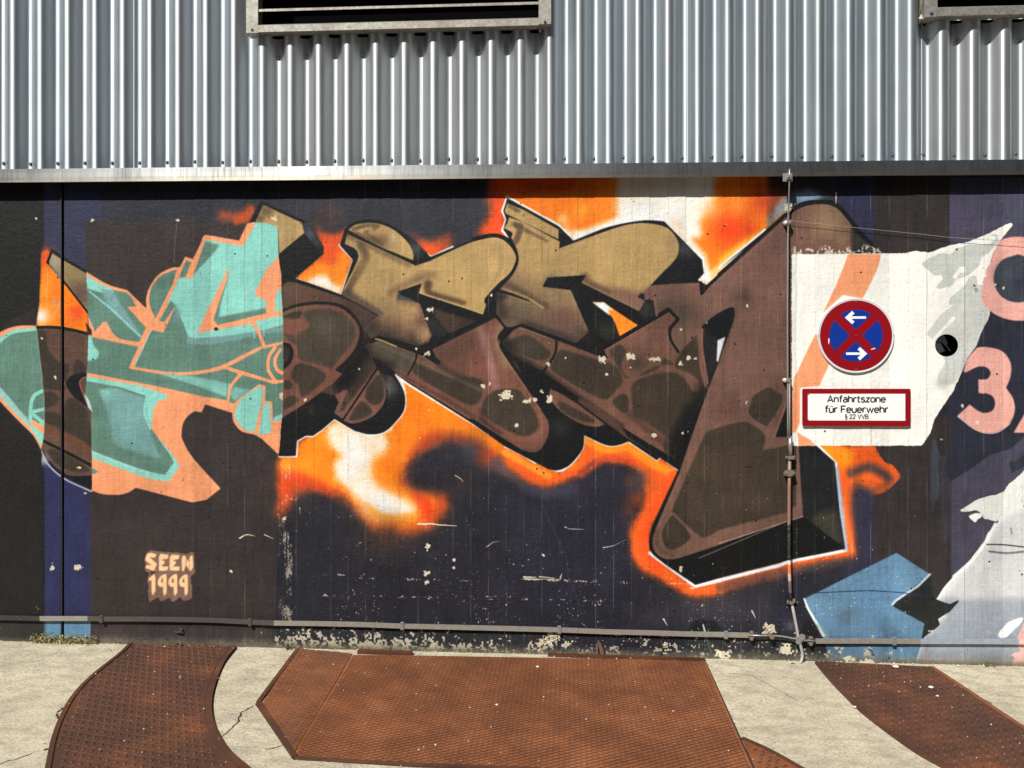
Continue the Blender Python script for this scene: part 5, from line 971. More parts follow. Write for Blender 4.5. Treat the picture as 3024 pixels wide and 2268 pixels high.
# spalled patch low on the wall: broken lumps of concrete
def lumps(s, nn, col, nm='spalled_edge'):
    P = crv(s, True); bm = BM(); x0, y0 = P.min(0); x1, y1 = P.max(0); PP = [Vector((p[0], p[1], 0)) for p in P]; k = 0
    while k < nn:
        x, y = rng2.uniform(x0, x1), rng2.uniform(y0, y1)
        if not inside(PP, x, y): continue
        k += 1; c = W(x, y, -.001); r = rng2.uniform(.004, .011)
        vs = [bm.verts.new(c + Vector((math.cos(a) * r * rng2.uniform(.6, 1.3), 0, math.sin(a) * r * rng2.uniform(.6, 1.3)))) for a in (0, 1.2, 2.5, 3.8, 5.1)]; tp = bm.verts.new(c + Vector((rng2.uniform(-.3, .3) * r, -r * rng2.uniform(.2, .6), rng2.uniform(-.3, .3) * r)))
        for i in range(5): bm.faces.new((vs[i], vs[(i+1) % 5], tp))
    return ob(nm, bm, col, WT, kind='stuff')
M_raw = mat('raw broken concrete', rough=.9, n=m_str(lin((196, 182, 154)), 90))
lumps("P: 1592,1895 1612,1880 1640,1870 1655,1880 1662,1895 1690,1892 1695,1903 1660,1908 1640,1900 1600,1905 1592,1925", 46, M_raw)
lumps("P: 1955,1888 1975,1890 1985,1920 1975,1935 1958,1930", 16, M_raw); lumps("P: 2250,1855 2262,1842 2280,1842 2290,1858 2284,1872 2252,1872", 24, M_raw)
lumps("P: 2318,603 2330,600 2342,612 2336,625 2320,628", 12, M_raw)
bm = BM(); prism(bm, [W(x, y, -.0015) for x, y in ((1954,1884),(1958,1884),(1955,1905),(1961,1922),(1953,1938),(1949,1938),(1955,1920),(1951,1903))], (0, -.002, 0)); ob('crack', bm, M_dirt, WT)
bm = BM(); prism(bm, [W(x, y, -.0015) for x, y in ((1645,1870),(1648,1870),(1649,1902),(1645,1902))], (0, -.002, 0)); ob('crack', bm, M_dirt, WT)
# round window
PW_ = thing('round_window', 'small round black window set in the white part of the wall', 'window', (HX, 0, HZ))
bm = BM(); R0 = HR
for (ra, ya), (rb, yb) in (((HR, -.001), (HR, .022)), ((HR, .022), (HR - .004, .022))):
    A = [bm.verts.new((ra * math.cos(2*math.pi*k/n), ya, ra * math.sin(2*math.pi*k/n))) for k in range(n)]; B = [bm.verts.new((rb * math.cos(2*math.pi*k/n), yb, rb * math.sin(2*math.pi*k/n))) for k in range(n)]
    for k in range(n): bm.faces.new((A[k], A[(k+1) % n], B[(k+1) % n], B[k]))
ob('frame', bm, M_dark, PW_)
bm = BM(); bm.faces.new([bm.verts.new((HR * math.cos(2*math.pi*k/n), .003, HR * math.sin(2*math.pi*k/n))) for k in range(n)]); ob('pane', bm, M_glass, PW_, normals=False)
bm = BM(); prism(bm, [Vector((x, .008, z)) for x, z in ((-.058, .035), (-.035, .062), (-.012, .062), (.012, .012), (-.002, -.002), (-.02, .018), (-.06, .016))], (0, .006, 0)); ob('pane_shape', bm, mat('grey pane shape', (.45, .45, .45), .7), PW_)  # flat shape added for what shows in the glass, like the next two
bm = BM(); prism(bm, [Vector((x, .008, z)) for x, z in ((-.06, .012), (-.027, .013), (-.022, .002), (-.003, -.03), (-.04, -.045), (-.06, -.01))], (0, .006, 0)); ob('pane_shape', bm, mat('pale pane shape', (.8, .79, .77), .7), PW_)
bm = BM(); prism(bm, [Vector((x, .0055, z)) for x, z in ((-.018, .018), (-.012, .018), (.004, -.001), (.028, -.03), (.024, -.033), (-.002, -.002))], (0, .002, 0)); ob('slant_bar', bm, mat('bright slant bar', (.75, .75, .73), .4), PW_)  # added bar for the bright slanting line in the glass
bm = BM(); cyl(bm, (0, .034, 0), .075, .01, 24); ob('back', bm, M_dark, PW_)
# ------------------------------------------------------------------ corrugated cladding, zinc drip edge, vents
LAM = (W(3015, 455, -.03).x - W(10, 480, -.03).x) / 35; XT = W(1071, 465, -.005).x + .006      # trough line
YTR, AMP = -.006, .056
ZC0 = lambda x: W(0, 500).z + (x - W(0, 500).x) * G1 - .02
ZC1 = 4.25
def cor(x): 
    p = (x - XT) / LAM; c = .5 - .5 * math.cos(2 * math.pi * p); c = c * c * (3 - 2 * c) * .6 + c * .4; return YTR - AMP * c
CL = thing('corrugated_cladding', 'silver corrugated metal cladding above the painted wall', 'cladding', (0, 0, 0))
def sheet(x0, x1, z0, z1, off, m, slope=True):
    nx = int((x1 - x0) / LAM * 28) + 1; bm = BM(); rows = []
    for dz in (0, .002, .004, -.004, -.002, -.0):
        row = []; top = dz < 0 or len(rows) == 5
        for i in range(nx + 1):
            x = x0 + (x1 - x0) * i / nx; row.append(bm.verts.new((x, cor(x) + off, (z1 + dz) if top else ((ZC0(x) if z0 is None else z0) + dz))))
        rows.append(row)
    for A, B in zip(rows, rows[1:]):
        for i in range(nx): bm.faces.new((A[i], A[i+1], B[i+1], B[i]))
    o = ob('cladding_sheet', bm, m, CL, smooth=True, normals=False); md = o.modifiers.new('thickness', 'SOLIDIFY'); md.thickness = .0012; md.offset = 1; return o
XL, XR = W(-120, 300).x, W(3160, 300).x
t0 = XT - LAM * .42; cuts = [XL]
ks = (-8, -3, 6)   # sheet laps
VX0, VX1 = W(728, 60, -.10).x, W(1628, 60, -.10).x; V2 = W(2730, 30, -.10).x
VZ0 = W(1180, 82, -.10).z; V2Z = W(2880, 42, -.10).z
xs = [XL, XT - 8.12 * LAM, W(768, 300, -.03).x, W(1621, 300, -.03).x, XT + 11.1 * LAM, W(2733, 300, -.03).x, XR]
specs = [(M_corr, None, ZC1, 0), (M_corr, None, ZC1, -.0016), (M_corrw, None, VZ0 + .05, 0), (M_corr, None, ZC1, -.0016), (M_corr, None, ZC1, 0), (M_corrw, None, V2Z + .05, -.001)]
for (a, b), (m, z0, z1, off) in zip(zip(xs, xs[1:]), specs): sheet(a - .012, b + .012, None, z1, off, m)
sheet(VX0 + .03, VX1 - .03, VZ0 + .62, ZC1, .0005, M_corrw)
def screw(bm, c, r=.0052):
    dome(bm, c, r, .0055, 10)
smesh = None
def add_screw(x, z, y, parent, r=1.0):
    global smesh
    if smesh is None:
        bm = BM(); dome(bm, (0, 0, 0), .0085, .003, 12); k = len(bm.faces); dome(bm, (0, -.0028, 0), .0056, .0058, 8)
        o = ob('screw', bm, [M_washer, M_screw], parent)
        for i, p in enumerate(o.data.polygons): p.material_index = 0 if i < k else 1
        smesh = o.data
    else: o = bpy.data.objects.new('screw', smesh); COL.objects.link(o); o.parent = parent
    o.location = Vector((x, y, z)) - Vector(parent.location); o.scale = (r, r, r); return o
for k in range(-13, 24):
    x = XT + k * LAM - .004
    if not (XL < x < XR): continue
    add_screw(x, ZC0(x) + .050 + random.uniform(-.004, .004), cor(x) - .003, CL, 1.2)
for k, yy in ((-3, 372), (-2, 362), (0, 364), (2, 360), (4, 352), (5, 348)):
    x = XT + k * LAM - .003; z = W(0, yy / 2.212, -.006).z if k > 5 else W(1000, yy / 2.212, -.006).z
    add_screw(x, z, cor(x) - .003, CL)
for px, py in ((2738, 122), (2828, 123), (3013, 123)): v = W(px, py, -.008); add_screw(v.x, v.z, cor(v.x) - .003, CL)
# drip edge, three lengths butted together
DE = thing('drip_edge', 'flat zinc drip edge running between the cladding and the painted wall', 'flashing', (0, 0, 0))
YF = -.078
def fz(px, top): 
    yt = 499.5 - (499.5 - 470.6) * px / 3024; yb = 538.5 - (538.5 - 514.5) * px / 3024; return W(px, yt if top else yb, YF)
for a, b, dy in ((-130, 1140, 0), (1138, 2692, -.0025), (2690, 3160, 0)):
    bm = BM(); A0, A1, B0_, B1 = fz(a, 0), fz(a, 1), fz(b, 0), fz(b, 1); Y = Vector((0, dy, 0)); nn = 24; rows = []
    prof = [(.0, .012, .004), (0, 0, .0), (0, -.001, .35), (0, .0, .7), (0, 0, 1), (0, .082, 1.0)]
    for i in range(nn + 1):
        f = i / nn; lo, hi = A0.lerp(B0_, f), A1.lerp(B1, f); wv = random.gauss(0, .0007)
        rows.append([bm.verts.new(lo.lerp(hi, tt) + Y + Vector((0, q + wv * (1 if 0 < tt < 1 else .3), 0))) for _, q, tt in prof])
    for R_, S_ in zip(rows, rows[1:]):
        for k in range(len(prof) - 1): bm.faces.new((R_[k], S_[k], S_[k+1], R_[k+1]))
    o = ob('edge_strip', bm, M_flash, DE, smooth=False, normals=False); md = o.modifiers.new('thickness', 'SOLIDIFY'); md.thickness = .0015
# vents
def vent(root, x0, x1, zb, zt, wpost, hrail, slats, mm, right=True):
    y1 = -.108; L0 = Vector(root.location)
    def bx(name, c, s, m=mm, rot=None):
        bm = BM(); box(bm, Vector(c) - L0, s, rot); bmesh.ops.bevel(bm, geom=bm.edges[:], offset=.0012, segments=1, affect='EDGES'); return ob(name, bm, m, root)
    f = bx('side_post', (x0 + wpost / 2, y1 + .035, (zb + zt) / 2), (wpost, .07, zt - zb)); 
    if right: bx('side_post', (x1 - wpost / 2, y1 + .034, (zb + zt) / 2 + .004), (wpost, .068, zt - zb - .01))
    xm, lx = (x0 + x1) / 2, x1 - x0 - 2 * wpost
    if not right: xm, lx = (x0 + wpost + x1) / 2, x1 - x0 - wpost
    bm = BM(); P = [(0, 0), (0, hrail), (.012, hrail + .009), (.055, hrail + .012), (.055, hrail + .007), (.014, hrail + .003), (.004, hrail - .004), (.004, .004), (.05, .004), (.05, 0)]
    prism(bm, [Vector((xm - lx / 2, y1 - .002 + p[0], zb + .004 + p[1])) - L0 for p in P], (lx, 0, 0)); ob('bottom_rail', bm, mm, root)
    for z in slats:
        bm = BM(); P = [(.0, 0), (0, .013), (.01, .02), (.065, .045), (.065, .04), (.012, .013), (.004, .0)]
        prism(bm, [Vector((xm - lx / 2, y1 + .004 + p[0], z + p[1])) - L0 for p in P], (lx, 0, 0)); ob('slat', bm, mm, root)
    bx('back_panel', (xm, .12, (zb + zt) / 2 + .0), (lx + .1, .01, zt - zb + .1), M_dark)
    for xx in (x0 + wpost * .6, x1 - wpost * .6): bx('inner_side', (xx, .04, (zb + zt) / 2), (.012, .16, zt - zb), M_dark)
    for z_ in (zb + .012, zt - .02): bx('inner_side', (xm, .045, z_), (lx, .14, .012), M_dark)
    for z in ((zb + .02, x0 + wpost * .5), (zt * .5 + zb * .5, x0 + wpost * .5)) + (((zb + .022, x1 - wpost * .5),) if right else ()):
        bm = BM(); dome(bm, Vector((z[1], y1 - .001, z[0])) - L0, .008, .006, 10); ob('screw', bm, M_boltk, root)
V1 = thing('louvre_vent', 'long louvred metal vent let into the cladding at the top, left of centre', 'vent', ((VX0 + VX1) / 2, -.1, VZ0))
sl = [W(1180, 22, -.105).z + .165 * k - .002 for k in range(3)]
vent(V1, VX0, VX1, W(1180, 87, -.108).z, VZ0 + .66, W(763, 50, -.108).x - W(727, 50, -.108).x, .038, sl, M_frame)
V2o = thing('louvre_vent', 'metal vent at the top right corner, cut off by the edge of view', 'vent', (V2 + .3, -.1, V2Z))
vent(V2o, V2, W(3200, 30, -.1).x, W(2880, 47.5, -.108).z, V2Z + .70, W(2767, 30, -.1).x - W(2730, 30, -.1).x, .044, [V2Z + .20, V2Z + .36], M_frame, right=False)
bm = BM(); P = [(2722, -30), (2731, -30), (2733, 52), (2729, 56), (2712, 55), (2722, 40), (2717, 20)]
a = [bm.verts.new(W(x, y, -.085 + .01 * (i % 3)) - Vector(V2o.location)) for i, (x, y) in enumerate(P)]; bm.faces.new(a); ob('torn_flange', bm, mat('torn sealing strip', lin((176, 170, 150)), .6), V2o)

# ------------------------------------------------------------------ road signs
def ribbon(bm, P, w_, y=0.0):
    """flat stroke of even width through points P (x,z)"""
    n = len(P); V = []
    for i in range(n):
        d0 = (P[i] - P[i-1]) if i else (P[1] - P[0]); d1 = (P[i+1] - P[i]) if i < n - 1 else d0
        d0 = d0 / (np.hypot(*d0) + 1e-9); d1 = d1 / (np.hypot(*d1) + 1e-9); nrm = np.array([-(d0 + d1)[1], (d0 + d1)[0]]); L_ = np.hypot(*nrm) + 1e-9; nrm /= L_
        k = w_ / 2 / max(.45, abs(nrm @ np.array([-d0[1], d0[0]])))
        V.append((bm.verts.new((P[i][0] + nrm[0] * k, y, P[i][1] + nrm[1] * k)), bm.verts.new((P[i][0] - nrm[0] * k, y, P[i][1] - nrm[1] * k))))
    for A, B in zip(V, V[1:]): bm.faces.new((A[0], B[0], B[1], A[1]))
GL = {'A': (.66, ["0,0 .33,1 .66,0", ".11,.3 .55,.3"]), 'n': (.5, ["0,0 0,.72", "0,.45~ .08,.64~ .25,.71~ .42,.63~ .48,.45 .48,0"]), 'f': (.32, [".36,1.0 .25,1~ .14,.9~ .12,.78 .12,0", "-.02,.68 .34,.68"]),
      'a': (.48, [".04,.62 .2,.71~ .38,.68~ .46,.5 .46,0", ".46,.4 .2,.4~ .03,.3~ .02,.12~ .15,.01~ .34,.04~ .46,.18"]), 'h': (.5, ["0,0 0,1.02", "0,.45~ .08,.64~ .25,.71~ .42,.63~ .48,.45 .48,0"]),
      'r': (.3, ["0,0 0,.72", "0,.45~ .08,.64~ .22,.71~ .33,.68"]), 't': (.3, [".1,.95 .1,.15~ .16,.02~ .32,.01", "-.04,.68 .32,.68"]), 's': (.44, [".42,.6 .25,.71~ .06,.65~ .05,.45~ .22,.38~ .4,.3~ .42,.1~ .22,0~ 0,.1"]),
      'z': (.44, [".02,.68 .4,.68 .02,.03 .44,.03"]), 'o': (.5, [".25,0~ .03,.12~ 0,.36~ .05,.6~ .25,.71~ .45,.6~ .5,.36~ .46,.12~ .25,0"]), 'e': (.5, [".02,.37 .48,.37 .45,.58~ .25,.71~ .05,.6~ .0,.36~ .05,.1~ .25,0~ .45,.1"]),
      'u': (.5, ["0,.71 0,.26~ .06,.06~ .22,0~ .4,.06~ .48,.26", ".48,0 .48,.71"]), 'w': (.8, ["0,.71 .2,0 .4,.66 .6,0 .8,.71"]), 'F': (.5, ["0,0 0,.97 .52,.97", "0,.5 .44,.5"]), 'V': (.62, ["0,1 .31,0 .62,1"]),
      'B': (.56, ["0,0 0,.97 .3,.97 .5,.86~ .5,.62~ .3,.52 0,.52", ".3,.52 .55,.42~ .55,.12~ .34,.03 0,.03"]), '2': (.52, [".03,.74 .1,.92~ .27,1~ .46,.9~ .47,.68~ .3,.42 .02,.03 .52,.03"]),
      '§': (.42, [".4,.88 .2,1~ .03,.86~ .15,.66~ .36,.5~ .38,.34~ .25,.27", ".02,-.06 .2,-.16~ .38,-.02~ .28,.16~ .06,.34~ .04,.5~ .17,.58"])}
GL['ü'] = (.5, GL['u'][1] + [".13,.86 .13,.98", ".35,.86 .35,.98"])
def curve2(s):
    P = []; S = []
    for t in s.split(): sm = t.endswith('~'); x, y = t.rstrip('~').split(','); P.append((float(x), float(y))); S.append(sm)
    P = np.array(P); out = []
    for i in range(len(P) - 1):
        p, q = P[i], P[i+1]
        if not (S[i] or S[i+1]): out.append(p); continue
        ta = (q - P[i-1]) / 2 if S[i] and i else q - p; tb = (P[i+2] - p) / 2 if S[i+1] and i + 2 < len(P) else q - p
        for k in range(5): u = k / 5; out.append((2*u**3-3*u*u+1)*p + (u**3-2*u*u+u)*ta + (3*u*u-2*u**3)*q + (u**3-u*u)*tb)
    out.append(P[-1]); return out
def line_of(text, x0, x1, zb, cap, y, parent, wt=.115):
    gap = .16; adv = sum((GL[c][0] if c != ' ' else .2) + gap for c in text) - gap; k = (x1 - x0) / adv; bm = BM(); x = x0; j = 0
    for c in text:
        if c == ' ': x += (.2 + gap) * k; continue
        for s in GL[c][1]: ribbon(bm, [np.array([x + p[0] * k, zb + p[1] * cap]) for p in curve2(s)], cap * wt, y - .00003 * (j % 5)); j += 1
        x += (GL[c][0] + gap) * k
    o = ob('lettering', bm, M_sblk, parent, normals=False); md = o.modifiers.new('ink', 'SOLIDIFY'); md.thickness = .0002; return o
def z7(x, y, Y=-.0135): return W(2124 + x / 2.4578, 500 + y / 2.4578, Y)
def z8(x, y, Y=-.0165): return W(2124 + x / 2.4578, 1100 + y / 2.4578, Y)
c = z7(992, 1207); SU = (z7(1270, 1207).x - z7(716, 1207).x) / 554        # metres per zoom pixel
SG_ = thing('no_stopping_sign', 'round red and blue no stopping sign with two white arrows', 'road sign', c)
def disc(bm, r, y, n=72, inner=None): bm.faces.new([bm.verts.new((r * math.cos(2*math.pi*k/n), y, r * math.sin(2*math.pi*k/n))) for k in range(n)])
bm = BM(); n = 72; prof = [(0, -.0), (268, 0), (274, -.0015), (277, -.0005), (277, .012), (272, .012)]
rings = [[bm.verts.new((r * SU * math.cos(2*math.pi*k/n), y, r * SU * math.sin(2*math.pi*k/n))) for k in range(n)] for r, y in prof[1:]]
bm.faces.new(rings[0])
for A, B in zip(rings, rings[1:]):
    for k in range(n): bm.faces.new((A[k], A[(k+1) % n], B[(k+1) % n], B[k]))
ob('sign_plate', bm, M_srim, SG_)
bm = BM(); disc(bm, 262 * SU, -.0006); ob('red_face', bm, M_sred, SG_)
for q in range(4):        # four blue fields between the red bars
    bm = BM(); a0 = math.pi / 4 + q * math.pi / 2; R_ = 193; hw = 31; P = []
    th = math.asin(hw / R_); 
    for k in range(17): a = a0 + th + (math.pi / 2 - 2 * th) * k / 16; P.append((R_ * math.cos(a), R_ * math.sin(a)))
    ap = hw * math.sqrt(2); am = a0 + math.pi / 4; P.append((ap * math.cos(am), ap * math.sin(am)))
    bm.faces.new([bm.verts.new((x * SU, -.0012, y * SU)) for x, y in P]); ob('blue_field', bm, M_sblue, SG_)
for sgn in (1, -1):
    bm = BM(); ribbon(bm, [np.array(p) * SU * sgn for p in ((72, 134), (-56, 134))], 18 * SU, -.0018); ribbon(bm, [np.array(p) * SU * sgn for p in ((-20, 174), (-62, 134), (-20, 94))], 26 * SU, -.00185); ob('white_arrow', bm, M_swhite, SG_)
for x, z in ((0, 252), (0, -250), (0, 0), (-270, 0), (272, 0)):
    bm = BM(); dome(bm, (x * SU, -.0012, z * SU), .0042 if abs(z) > 1 else .003, .003, 8); ob('rivet', bm, M_rustiron if z else M_bolt, SG_)
for P in (((1100,1305),(1130,1295),(1132,1302),(1102,1310)), ((790,1230),(797,1225),(800,1250),(792,1272))):
    bm = BM(); bm.faces.new([bm.verts.new(z7(x, y) - c + Vector((0, -.0021, 0))) for x, y in P]); ob('scratch', bm, M_swhite, SG_)
for dx in (-.08, .08): bm = BM(); box(bm, (dx, .008, 0), (.03, .014, .02)); ob('bracket', bm, M_clamp, SG_)
c = z8(997, 253); FS = thing('fire_access_sign', 'rectangular red and white sign reading Anfahrtszone für Feuerwehr', 'sign', c)
def rect(x0, y0, x1, y1, d): 
    A = z8(x0, y1) - c; B = z8(x1, y0) - c; return A, B
A, B = rect(603, 118, 1389, 388, 0); cx_, cz_ = (A + B) / 2 * Vector((1, 0, 0)) if False else ((A.x + B.x) / 2), ((A.z + B.z) / 2)
bm = BM(); box(bm, (cx_, .0015, cz_), (B.x - A.x, .003, B.z - A.z)); bmesh.ops.bevel(bm, geom=[e for e in bm.edges if abs((e.verts[0].co - e.verts[1].co).y) > .001], offset=.004, segments=3, affect='EDGES'); ob('sign_plate', bm, M_sred, FS)
A, B = rect(643, 155, 1350, 348, 0); bm = BM(); bm.faces.new([bm.verts.new(v) for v in ((A.x, -.0006, A.z), (B.x, -.0006, A.z), (B.x, -.0006, B.z), (A.x, -.0006, B.z))]); ob('white_face', bm, M_swhite, FS)
def tl(text, x0, x1, yb, ycap, wt=.125): a = z8(x0, yb) - c; b = z8(x1, ycap) - c; line_of(text, a.x, b.x, a.z, b.z - a.z, -.001, FS, wt)
tl('Anfahrtszone', 787, 1206, 215, 169, .2); tl('für Feuerwehr', 770, 1224, 290, 243, .2); tl('§ 22 VVB', 914, 1080, 336, 305, .19)
for x, y in ((648, 157), (1353, 156), (644, 345), (1356, 346)):
    bm = BM(); dome(bm, z8(x, y) - c + Vector((0, -.001, 0)), .0038, .0026, 8); ob('screw', bm, M_rustiron, FS)
for dx in (-.2, .2): bm = BM(); box(bm, (dx, .0095, 0), (.03, .013, .02)); ob('bracket', bm, M_clamp, FS)

# ------------------------------------------------------------------ earthing rod, wire and bars
LR = thing('earthing_rod', 'thin vertical metal rod and pipe clamped down the wall left of the signs', 'rod', W(2332, 1250, -.02))
def lr(name, bm, m, **k):
    bmesh.ops.translate(bm, vec=-Vector(LR.location), verts=bm.verts); return ob(name, bm, m, LR, **k)
bm = BM(); tube(bm, [W(2332, 499, -.088), W(2331.5, 520, -.088), W(2330.5, 560, -.075), W(2329, 600, -.045), W(2328, 640, -.034), W(2327, 700, -.034), W(2325.5, 900, -.034), W(2326, 1122, -.034), W(2326.5, 1250, -.034), W(2327, 1300, -.034)], .0046, 10); lr('upper_rod', bm, M_rod, smooth=True)
bm = BM(); tube(bm, [W(2331.5, 1120, -.042), W(2332, 1293, -.042)], .0042, 8); lr('cover_strip', bm, mat('pale old paint', lin((150, 144, 140)), .6), smooth=True)
bm = BM(); tube(bm, [W(2333, 1288, -.034), W(2334.5, 1347, -.034)], .0105, 14); lr('coupling', bm, M_rod, smooth=True)
bm = BM(); tube(bm, [W(2332, 1347, -.034), W(2330.5, 1450, -.037), W(2330, 1600, -.037), W(2331, 1690, -.036), W(2335, 1785, -.036)], .0088, 14); lr('pipe', bm, M_pipe, smooth=True).location = (0, 0, 0)
LR.children[-1].location = -Vector(LR.location) * 0
bm = BM(); tube(bm, [W(2338, 1780, -.036), W(2345, 1815, -.036), W(2352, 1850, -.036), W(2358, 1885, -.034), W(2364, 1905, -.038), W(2369, 1925, -.026), W(2370, 1940, -.028), W(2366, 1953, -.034), W(2357, 1964, -.05), W(2346, 1974, -.065)], .0082, 12); lr('lower_rod', bm, M_pipe, smooth=True)
# square clip on the drip edge
bm = BM(); v = W(2326, 524, -.084); box(bm, v, (.052, .004, .046)); box(bm, W(2326, 524, -.089) + Vector((.006, 0, 0)), (.028, .012, .026)); bmesh.ops.bevel(bm, geom=bm.edges[:], offset=.0015, segments=1, affect='EDGES'); lr('edge_clip', bm, M_clamp)
bm = BM(); dome(bm, W(2329, 523, -.096), .0085, .007, 8); lr('bolt', bm, M_bolt)
# insulators
for px, py in ((2324, 657), (2322, 1123)):
    bm = BM(); cyl(bm, W(px - 1, py, -.04), .0125, .038, 12); lr('wall_insulator', bm, M_insul, smooth=True); bm = BM(); box(bm, W(px + 5, py - 2, -.038), (.022, .02, .018)); lr('rod_clamp', bm, M_clamp); bm = BM(); dome(bm, W(px + 7, py + 5, -.048), .005, .005, 8); lr('bolt', bm, M_bolt)
# saddle clamp and oval clamp
bm = BM(); box(bm, W(2335, 1352, -.042), (.03, .022, .019)); box(bm, W(2344, 1352, -.024), (.016, .006, .024)); box(bm, W(2323, 1351, -.02), (.014, .005, .015)); bmesh.ops.bevel(bm, geom=bm.edges[:], offset=.002, segments=1, affect='EDGES'); lr('saddle_clamp', bm, M_clampb)
for px, py in ((2344, 1353), (2322, 1352)): bm = BM(); dome(bm, W(px, py, -.028), .0055, .006, 8); lr('bolt', bm, M_bolt)
bm = BM(); v = W(2332, 1397, -.052); k = 20; prism(bm, [v + Vector((math.cos(2*math.pi*i/k) * .029, 0, math.sin(2*math.pi*i/k) * .0185)) for i in range(k)], (0, .006, 0)); lr('oval_clamp', bm, M_clampb)
bm = BM(); v = W(2331, 1398, -.03); prism(bm, [v + Vector((math.cos(2*math.pi*i/k) * .031, 0, math.sin(2*math.pi*i/k) * .020)) for i in range(k)], (0, .006, 0)); lr('oval_clamp', bm, M_clampb)
for px in (2323, 2343): bm = BM(); dome(bm, W(px, 1398, -.053), .005, .005, 8); lr('bolt', bm, M_bolt)
bm = BM(); box(bm, W(2336, 1779, -.04), (.02, .024, .016)); box(bm, W(2343, 1774, -.022), (.02, .006, .022)); box(bm, W(2327, 1777, -.02), (.012, .006, .018)); lr('saddle_clamp', bm, M_clampb)
# cross clamp low down
bm = BM(); v = W(2358, 1890, -.034); box(bm, v, (.028, .03, .046), None); box(bm, W(2369, 1884, -.036), (.03, .024, .04)); bmesh.ops.bevel(bm, geom=bm.edges[:], offset=.005, segments=2, affect='EDGES'); lr('cross_clamp', bm, M_clamp, smooth=False)
bm = BM(); dome(bm, W(2371, 1889, -.048), .006, .007, 8); lr('bolt', bm, M_bolt)
bm = BM(); cyl(bm, W(2343, 1966, -.055), .014, .012, 8); lr('rusty_collar', bm, M_rustiron)
# wire to the right
bm = BM(); P = [W(2331, 651, -.024), W(2400, 659, -.022), W(2563, 676, -.020), W(2700, 689.5, -.020), W(2803, 701, -.020), W(2920, 708.5, -.021), W(3024, 716, -.022), W(3150, 725, -.022)]; tube(bm, P, .0011, 6)
o = ob('wire', bm, M_wire, loc=P[3]); tag(o, 'thin wire running right from the upper part of the rod', 'wire')
# flat earthing bars
def bar(root, pts, m, y=-.02, hgt_=.028, th=.004):
    bm = BM(); rows = []
    for px, py in pts:
        v = W(px, py, y) - Vector(root.location); rows.append([bm.verts.new(v + Vector((0, a, b))) for a, b in ((-th / 2, -hgt_ / 2), (th / 2, -hgt_ / 2), (th / 2, hgt_ / 2), (-th / 2, hgt_ / 2))])
    for A, B in zip(rows, rows[1:]):
        for k in range(4): bm.faces.new((A[k], A[(k+1) % 4], B[(k+1) % 4], B[k]))
    bm.faces.new(rows[0][::-1]); bm.faces.new(rows[-1]); return ob('bar', bm, m, root)
def clampb(root, px, py, m, w_=.02, h_=.046):
    bm = BM(); v = W(px, py, -.024) - Vector(root.location); box(bm, v, (w_, .006, h_)); box(bm, v + Vector((.001, .012, 0)), (w_ * .8, .02, h_ * .5)); bmesh.ops.bevel(bm, geom=bm.edges[:], offset=.0012, segments=1, affect='EDGES'); q = ob('bar_holder', bm, m, root)
    for dz in (-.017, .017): bm = BM(); dome(bm, v + Vector((0, -.003, dz)), .0042, .004, 8); ob('bolt', bm, M_bolt if m is not M_strapb else M_strapb, q)
EB = thing('earthing_bar', 'flat grey bar fixed along the foot of the wall, left of the rod', 'metal bar', W(1200, 1848, -.02), 'flat earthing bars along the foot of the wall')
o = bar(EB, [(-100, 1821), (0, 1824), (117, 1826.5)], M_strapk); o['label'] = 'black painted end of the bar'
bar(EB, [(117.5, 1826.5), (259, 1826.5)], M_strap); o = bar(EB, [(259.5, 1826.5), (298, 1828), (420, 1828), (560, 1830), (640, 1832), (740, 1837), (808, 1840)], M_strapb); o['label'] = 'charcoal painted length of the bar'
bar(EB, [(808.5, 1840), (940, 1841.5), (1060, 1844), (1188, 1849), (1330, 1852), (1480, 1855.5), (1652, 1860), (1800, 1866), (1900, 1868), (2024, 1872), (2144, 1874), (2212, 1876)], M_strap)
for px, py, m in ((299, 1829, M_strapb), (738, 1838, M_strapb), (1188, 1849, M_clamp), (1652, 1860, M_clamp), (2144, 1875, M_clamp)): clampb(EB, px, py, m)
def joint(root, px, py):
    bm = BM(); v = W(px, py, -.028) - Vector(root.location); box(bm, v, (.034, .007, .026)); box(bm, v + Vector((.002, .002, .0)), (.022, .006, .05)); bmesh.ops.bevel(bm, geom=bm.edges[:], offset=.0015, segments=1, affect='EDGES'); q = ob('end_clamp', bm, M_clampb, root)
    for dz in (-.018, .018): bm = BM(); dome(bm, v + Vector((0, -.003, dz)), .010, .010, 10); ob('bolt', bm, M_clampb, q)
joint(EB, 2219, 1877)
ER = thing('earthing_bar', 'flat grey bar along the foot of the wall at the right, crossing the blue shape', 'metal bar', W(2700, 1893, -.02), 'flat earthing bars along the foot of the wall')
bar(ER, [(2408, 1893), (2560, 1893), (2717, 1894)], M_strap); o = bar(ER, [(2717.5, 1894), (2860, 1894), (3008, 1895)], M_strapg); o['label'] = 'blue grey painted length of the bar'; o = bar(ER, [(3008.5, 1895), (3150, 1896)], M_strapp); o['label'] = 'pink painted end of the bar'
clampb(ER, 2641, 1893.5, M_clamp); joint(ER, 2394, 1893)
LW = thing('link_rod', 'short pale curved rod joining the two flat bars across the vertical pipe', 'rod', W(2290, 1880, -.034))
bm = BM(); P = [W(2208, 1876, -.034), W(2250, 1877, -.034), W(2280, 1876.5, -.034), W(2310, 1879, -.034), W(2335, 1883.5, -.036), W(2353, 1887, -.038), W(2372, 1891, -.038), W(2392, 1892, -.034), W(2408, 1893.5, -.034)]; tube(bm, [p - Vector(LW.location) for p in P], .0042, 10); ob('rod', bm, M_rod, LW, smooth=True)
